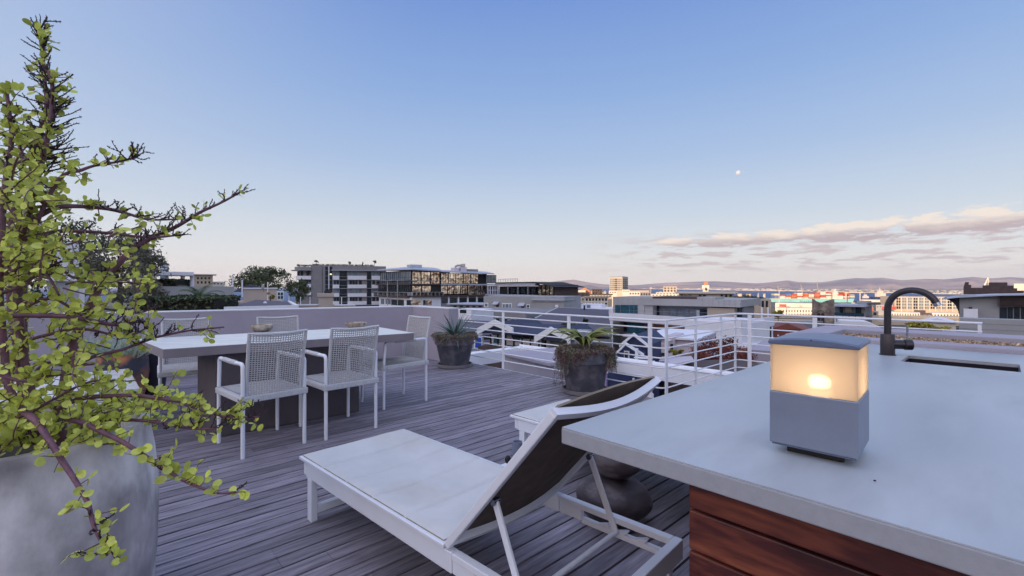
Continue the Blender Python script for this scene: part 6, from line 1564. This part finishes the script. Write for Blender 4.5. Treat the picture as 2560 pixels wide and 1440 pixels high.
# ---------------------------------------------------------------- stone tower + grey glass house + right house
f = Fac(2030, 92, 2086, 90); r = thing('stone_tower', 'ruined-looking brown stone tower with two arched openings', 'tower', (f.p.x, f.p.y, -15))
mb = MB(); P = []
for x, y in ((2030, 748), (2036, 748.5), (2040, 753), (2046, 755), (2052, 758.5), (2058, 755), (2066, 752), (2074, 750), (2080, 748), (2086, 748), (2086, 860), (2030, 860)): p = f.p + f.d * f.s_of(x); p.z = f.z_of(2058, y); P.append(p)
mb = MB(); n_ = len(P); mb.extr(P[:2] + P[2:], f.n * .9); mb.build('front_wall', M['c_stone'], r)
mb = MB(); f.boxz(mb, 2030.2, 761, 2085.8, -18, 4.4, pr=-.92); mb.build('body', M['c_stone'], r)
for x0, x1 in ((2043, 2051), (2053, 2061)):
    mb = MB(); pts = []
    for t in range(9):
        a = math.pi * t / 8; x = (x0 + x1) / 2 - math.cos(a) * (x1 - x0) / 2; y = 787 - math.sin(a) * 5; p = f.p + f.d * f.s_of(x) - f.n * .03; p.z = f.z_of(2052, y); pts.append(p)
    for x in (x1, x0): p = f.p + f.d * f.s_of(x) - f.n * .03; p.z = f.z_of(2052, 812); pts.append(p)
    mb.extr(pts, f.n * .1); mb.build('arched_opening', M['c_dark'], r)
mb = MB(); P = [f.p + f.d * f.s_of(x) - f.n * .12 for x in [2039 + 26 * t / 10 for t in range(11)]]
for t, p in enumerate(P): p.z = f.z_of(2052, 781 - 7 * math.sin(math.pi * t / 10))
mb.tube(P, .12, 6); mb.build('arch_moulding', M['c_stone'], r)
X3 = lambda c: 1920 + c / 7.53
Y3 = lambda c: 690 + c / 7.53
f = Fac(2084, 98, 2164, 94); r = thing('glass_balcony_house', 'grey house with a flat overhanging roof and glazed balcony right of the stone tower', 'house', (f.p.x, f.p.y, -16))
mb = MB(); f.boxz(mb, 2084, Y3(580), 2161, -18, 8, pr=-1); mb.build('wall', M['c_grey'], r)
mb = MB(); f.boxz(mb, 2083, Y3(745), 2161, -18, 8, pr=.6); mb.build('lower_wall', M['c_white'], r)
mb = MB(); f.box(mb, 2082, Y3(535), 2166, Y3(575), pr=1.5, dp=8); mb.build('roof', M['c_roofl'], r); mb = MB(); f.box(mb, X3(1615), Y3(480), X3(1820), Y3(533), pr=-3, dp=7); mb.build('roof_box', M['c_grey2'], r)
mb = MB(); f.box(mb, X3(1820), Y3(520), X3(2040), Y3(545), pr=-2, dp=5); mb.build('roof_wing', M['c_brown'], r)
part(f, 'balcony_window', M['glass'], r, (X3(1335), Y3(585), X3(1395), Y3(715)), (X3(1630), Y3(585), X3(1740), Y3(715)), pr=-.9, dp=.95); part(f, 'balcony_window', M['glass_b'], r, (X3(1235), Y3(585), X3(1325), Y3(740)), (X3(1410), Y3(585), X3(1430), Y3(740)), (X3(1570), Y3(580), X3(1620), Y3(740)), pr=-.9, dp=.97)
part(f, 'tan_panel', S['c_tan'], r, (X3(1440), Y3(590), X3(1550), Y3(670)), pr=-.9, dp=.96); part(f, 'glass_balustrade', M['glass_t'], r, (X3(1235), Y3(690), X3(1815), Y3(745)), pr=.62, dp=-.55)  # plain tan panel between the balcony windows
part(f, 'balcony_edge', M['c_dark'], r, (X3(1235), Y3(735), X3(1815), Y3(748)), pr=.7); part(f, 'wall_joint', M['c_dark'], r, *[(X3(c), Y3(750), X3(c) + 1.2, Y3(860)) for c in (1305, 1420, 1535, 1655, 1775)], pr=.66)
# right-hand house with curved soffit
X4 = lambda c: 2220 + c / 7.53
Y4 = lambda c: 680 + c / 7.53
f = Fac(2398, 42, 2620, 38.3); r = thing('curved_soffit_house', 'grey house with a curved dark soffit and thin metal roof at the right edge', 'house', (f.p.x, f.p.y, -12))
mb = MB(); f.boxz(mb, 2398.5, Y4(445), 2620, -14, 9); mb.build('wall', M['c_grey2'], r)
pts = []
for c, y in ((1345, 480), (1345, 870), (1340, 800), (1325, 740), (1300, 680), (1270, 620), (1220, 575), (1150, 530), (1060, 505), (1040, 495)): p = f.p + f.d * f.s_of(X4(c)) - f.n * .02; p.z = f.z_of(X4(1200), Y4(y)); pts.append(p)
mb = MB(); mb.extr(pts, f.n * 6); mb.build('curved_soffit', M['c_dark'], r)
P = []
for c, y in ((1030, 500), (1350, 455), (2050, 425), (2900, 415), (2900, 432), (2050, 447), (1350, 480), (1040, 508)): p = f.p + f.d * f.s_of(X4(c)) - f.n * .9; p.z = f.z_of(X4(c), Y4(y)); P.append(p)
mb = MB(); mb.add([p for p in P] + [p + f.n * 9 for p in P], [(0, 1, 6, 7), (1, 2, 5, 6), (2, 3, 4, 5), (8, 15, 14, 9), (9, 14, 13, 10), (10, 13, 12, 11), (0, 8, 9, 1), (1, 9, 10, 2), (2, 10, 11, 3), (7, 6, 14, 15), (6, 5, 13, 14), (5, 4, 12, 13), (0, 7, 15, 8), (3, 11, 12, 4)]); mb.build('metal_roof', M['c_roofl'], r)
mb = MB()
for k in range(9): y = Y4(460 + k * 22); f.box(mb, X4(2055), y, 2620, y + 1.5, pr=.5, dp=-.35)
mb.build('louvre_slats', M['c_brown'], r)
part(f, 'sliding_door', M['glass'], r, (X4(2100), Y4(665), X4(2240), Y4(910)), (X4(2250), Y4(665), X4(2350), Y4(910)), (X4(2370), Y4(665), X4(2480), Y4(910)), (X4(2500), Y4(665), 2600, Y4(910)), pr=.04)
part(f, 'louvre_backing', M['c_dark'], r, (X4(2100), Y4(460), 2600, Y4(655)), pr=.03); part(f, 'aircon_box', M['c_white'], r, (X4(1420), Y4(690), X4(1690), Y4(895)), pr=.7); part(f, 'vent_cowl', M['c_dark'], r, (X4(1520), Y4(660), X4(1585), Y4(690)), pr=.5)
f = Fac(2398, 36, 2620, 32.8); r = thing('clad_wall', 'pale horizontally clad wall below the curved soffit house', 'wall', (f.p.x, f.p.y, -12)); mb = MB(); f.boxz(mb, 2398, Y4(895), 2620, -12, 1.5); mb.build('wall', M['c_grey2'], r)
part(f, 'cladding_joint', M['c_grey'], r, (2399, Y4(985), 2620, Y4(990)), (2399, Y4(1095), 2620, Y4(1100)), pr=.02)
# stepped brick gable
f = Fac(2409, 75, 2560, 70); r = thing('stepped_brick_gable', 'dark brick stepped gable with a chimney behind the metal roof', 'building', (f.p.x, f.p.y, -14)); P = []
for c, y in ((1420, 560), (1420, 290), (1435, 240), (1450, 190), (1515, 190), (1515, 240), (1560, 240), (1560, 298), (1780, 298), (1780, 250), (1895, 250), (1895, 195), (2245, 195), (2245, 255), (2360, 255), (2360, 305), (2430, 305), (2430, 350), (2560, 350), (2560, 560)): p = f.p + f.d * f.s_of(X4(c)); p.z = f.z_of(X4(c), Y4(y)); P.append(p)
mb = MB(); mb.extr(P, f.n * .5); mb.build('gable_wall', M['c_brown'], r)
mb = MB(); f.boxz(mb, X4(1430), Y4(420), X4(2550), -16, 12, pr=-.55); mb.build('body', M['c_brown'], r)
# bright pylon piece and white roof behind the gable
r = thing('harbour_crane', 'small bright crane tip above the stepped brick gable', 'crane', A(2467, 712, 700)); mb = MB(); a, b, c = A(2461, 714, 700), A(2473, 714, 700), A(2470, 694, 700)
mb.tube([a, c], [1.4, .7], 5); mb.tube([b, c], [1.2, .7], 5); mb.tube([A(2463, 707, 700), A(2472, 705, 700)], .5, 4); mb.build('lattice', M['c_sand'], r)
blk('white roofed shed at the right edge behind the stepped gable', 2535, 2600, 709, 300, S['c_sand'], name='shed')
# a few scattered pale buildings fill the streets between
rr = random.Random(5)
def filler(n, x0, x1, Y0, Y1, y_of, lab):
    r0 = None
    for i in range(n):
        x = x0 + (x1 - x0) * (i + rr.random() * .6) / n; Y = rr.uniform(Y0, Y1); w_ = rr.uniform(10, 22) * 300 / Y
        m = rr.choice([S['c_sand'], S['c_tan'], S['c_sand'], S['c_grey2'], S['c_cream']]); yt = y_of(x, Y)
        r, f = house('town_house', lab, 'house', x, Y, x + w_, None, yt, w_ * Y / F * .7, m, lab)
        wins(r, f, x + .5, x + w_ - .5, [(yt + 1.5, yt + 2.8)], 3, .5)
filler(16, 1390, 1700, 550, 900, lambda x, Y: 728 + rr.uniform(-1.5, 2.5), 'tiny pale building in the far harbour district')
filler(10, 1700, 1930, 500, 800, lambda x, Y: 732 + rr.uniform(-1, 3), 'tiny pale building behind the roof garden towards the harbour')
filler(9, 2090, 2240, 700, 1000, lambda x, Y: 757 + rr.uniform(-1, 4), 'tiny pale quayside building near the moored ships')
# moon
p = A(1846, 432, 30000); mb = MB(); mb.blob(p, (150, 150, 150), 24, 16, 0)
mm_, n_, l_, b_ = nt('pale_moon'); b_.inputs['Base Color'].default_value = (.26, .26, .26, 1); b_.inputs['Emission Color'].default_value = (.75, .78, .85, 1); b_.inputs['Emission Strength'].default_value = .22; b_.inputs['Roughness'].default_value = 1
tag(mb.build('moon', mm_, None, smooth='all'), 'small pale gibbous moon high in the blue sky', 'moon')
EX = 1.0
tc = n.new('ShaderNodeTexCoord'); sx = n.new('ShaderNodeSeparateXYZ'); l.new(tc.outputs['Generated'], sx.inputs[0])
def mth(op, a, b=None, c=None):
    m = n.new('ShaderNodeMath'); m.operation = op
    for i, v in enumerate((a, b, c)):
        if v is None: continue
        if isinstance(v, (int, float)): m.inputs[i].default_value = v
        else: l.new(v, m.inputs[i])
    return m.outputs[0]
el = mth('MULTIPLY', mth('ARCSINE', sx.outputs['Z']), 57.2958)
az = mth('MULTIPLY', mth('ARCTAN2', sx.outputs['X'], sx.outputs['Y']), 57.2958)
cr = n.new('ShaderNodeValToRGB'); e = cr.color_ramp.elements
def s2l(c): return tuple((x / 255 / 12.92 if x / 255 <= .04045 else ((x / 255 + .055) / 1.055) ** 2.4) for x in c)
stops = [(0, (255, 244, 234)), (.03, (251, 243, 236)), (.075, (233, 235, 236)), (.16, (205, 218, 233)), (.28, (172, 196, 231)), (.42, (144, 177, 227)), (.60, (115, 152, 219)), (1.0, (112, 145, 205))]
e[0].position = 0; e[0].color = (*s2l(stops[0][1]), 1); e[1].position = 1; e[1].color = (*s2l(stops[-1][1]), 1)
for p_, c_ in stops[1:-1]: x = e.new(p_); x.color = (*s2l(c_), 1)
l.new(mth('DIVIDE', mth('MAXIMUM', el, 0), 54.0), cr.inputs[0])
# paler towards the sunset side; unseen sky behind the viewer raised as added fill
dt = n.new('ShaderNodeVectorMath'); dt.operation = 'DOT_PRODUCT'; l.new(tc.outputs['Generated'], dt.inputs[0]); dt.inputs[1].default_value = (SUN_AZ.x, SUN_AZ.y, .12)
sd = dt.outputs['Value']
def mr(v, a, b, c, d):
    m = n.new('ShaderNodeMapRange'); m.interpolation_type = 'SMOOTHSTEP'; m.inputs['From Min'].default_value = a; m.inputs['From Max'].default_value = b; m.inputs['To Min'].default_value = c; m.inputs['To Max'].default_value = d; l.new(v, m.inputs['Value']); return m.outputs[0]
def mixc(f, a, b):
    m = n.new('ShaderNodeMix'); m.data_type = 'RGBA'
    if isinstance(f, (int, float)): m.inputs['Factor'].default_value = f
    else: l.new(f, m.inputs['Factor'])
    for k, v in (('A', a), ('B', b)):
        if isinstance(v, tuple): m.inputs[k].default_value = (*v, 1)
        else: l.new(v, m.inputs[k])
    return m.outputs['Result']
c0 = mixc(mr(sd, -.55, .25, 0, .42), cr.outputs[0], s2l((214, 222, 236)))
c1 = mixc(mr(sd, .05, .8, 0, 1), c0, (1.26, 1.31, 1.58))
c1 = mixc(mr(el, 34, 70, 0, .85), c1, (.88, .98, 1.36))  # overhead sky above the frame raised as added fill light
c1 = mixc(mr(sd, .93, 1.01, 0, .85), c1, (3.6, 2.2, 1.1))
# a share of the physical sky
nm = n.new('ShaderNodeVectorMath'); nm.operation = 'SCALE'; l.new(sky.outputs[0], nm.inputs[0]); nm.inputs['Scale'].default_value = .16
c2 = mixc(.07, c1, nm.outputs[0])
# clouds, laid out by compass bearing and elevation
cv = n.new('ShaderNodeCombineXYZ'); l.new(mth('MULTIPLY', az, .24), cv.inputs[0]); l.new(mth('MULTIPLY', el, .75), cv.inputs[1])
nz = n.new('ShaderNodeTexNoise'); nz.inputs['Scale'].default_value = 1.6; nz.inputs['Detail'].default_value = 7; nz.inputs['Roughness'].default_value = .62; l.new(cv.outputs[0], nz.inputs[0])
cen = mth('ADD', mth('MULTIPLY', az, .022), 4.75)
dd = mth('SUBTRACT', el, cen)
wd_ = mr(az, 14, 46, .5, 1.35)
env = mth('SUBTRACT', 1.0, mth('POWER', mth('DIVIDE', mth('ABSOLUTE', dd), wd_), 2))
band = mth('MULTIPLY', mth('MAXIMUM', mth('ADD', mth('MULTIPLY', env, .55), mth('MULTIPLY', mth('SUBTRACT', nz.outputs['Fac'], .5), 3.4)), 0), mr(az, 13, 22, 0, 1))
fb1 = mr(band, .05, .45, 0, .97)
cv2 = n.new('ShaderNodeCombineXYZ'); l.new(mth('MULTIPLY', az, .22), cv2.inputs[0]); l.new(mth('MULTIPLY', el, 1.5), cv2.inputs[1]); cv2.inputs[2].default_value = 4.3
n2 = n.new('ShaderNodeTexNoise'); n2.inputs['Scale'].default_value = 1.15; n2.inputs['Detail'].default_value = 6; n2.inputs['Roughness'].default_value = .6; l.new(cv2.outputs[0], n2.inputs[0])
low = mth('MULTIPLY', mth('MULTIPLY', mr(el, 1.2, 2.6, 0, 1), mr(el, 4.6, 7.0, 1, 0)), mr(az, 7, 20, 0, 1))
fb2 = mth('MULTIPLY', mr(n2.outputs['Fac'], .49, .59, 0, .9), low)
shade = mr(mth('ADD', dd, mth('MULTIPLY', mth('SUBTRACT', nz.outputs['Fac'], .5), 1.6)), -.45, .5, 0, 1)
cc = mixc(shade, s2l((194, 178, 180)), s2l((252, 238, 224)))
c3 = mixc(fb2, c2, s2l((208, 193, 193))); c4 = mixc(fb1, c3, cc)
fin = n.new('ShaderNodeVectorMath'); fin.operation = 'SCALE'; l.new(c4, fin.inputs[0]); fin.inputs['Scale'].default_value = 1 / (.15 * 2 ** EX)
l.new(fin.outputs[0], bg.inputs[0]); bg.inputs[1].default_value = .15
sl = bpy.data.lights.new('sun', 'SUN'); sl.energy = 2.8; sl.angle = math.radians(.5); sl.color = (1, .72, .45)
so = bpy.data.objects.new('sun', sl); col.objects.link(so)
d = V((SUN_AZ.x * math.cos(SUN_EL), SUN_AZ.y * math.cos(SUN_EL), math.sin(SUN_EL)))
so.rotation_euler = (-d).to_track_quat('-Z', 'Y').to_euler()
sc.view_settings.view_transform = 'Standard'; sc.view_settings.look = 'None'; sc.view_settings.gamma = 1; sc.view_settings.use_curve_mapping = False
sc.view_settings.exposure = EX
hz = MB(); hz.box(-36000, -1200, -62, 36000, 26500, 900)
hm = bpy.data.materials.new('evening_haze'); hm.use_nodes = True; hn = hm.node_tree.nodes; hn.remove(hn['Principled BSDF'])
pv = hn.new('ShaderNodeVolumePrincipled'); pv.inputs['Color'].default_value = (.93, .93, 1, 1); pv.inputs['Density'].default_value = 2.3e-5; pv.inputs['Anisotropy'].default_value = .2
hm.node_tree.links.new(pv.outputs[0], hn['Material Output'].inputs['Volume'])
tag(hz.build('haze', hm, None), kind='stuff')
sc.cycles.volume_bounces = 0
sc.render.engine = 'CYCLES'; sc.cycles.use_denoising = True
sc.cycles.max_bounces = 6; sc.cycles.transparent_max_bounces = 12
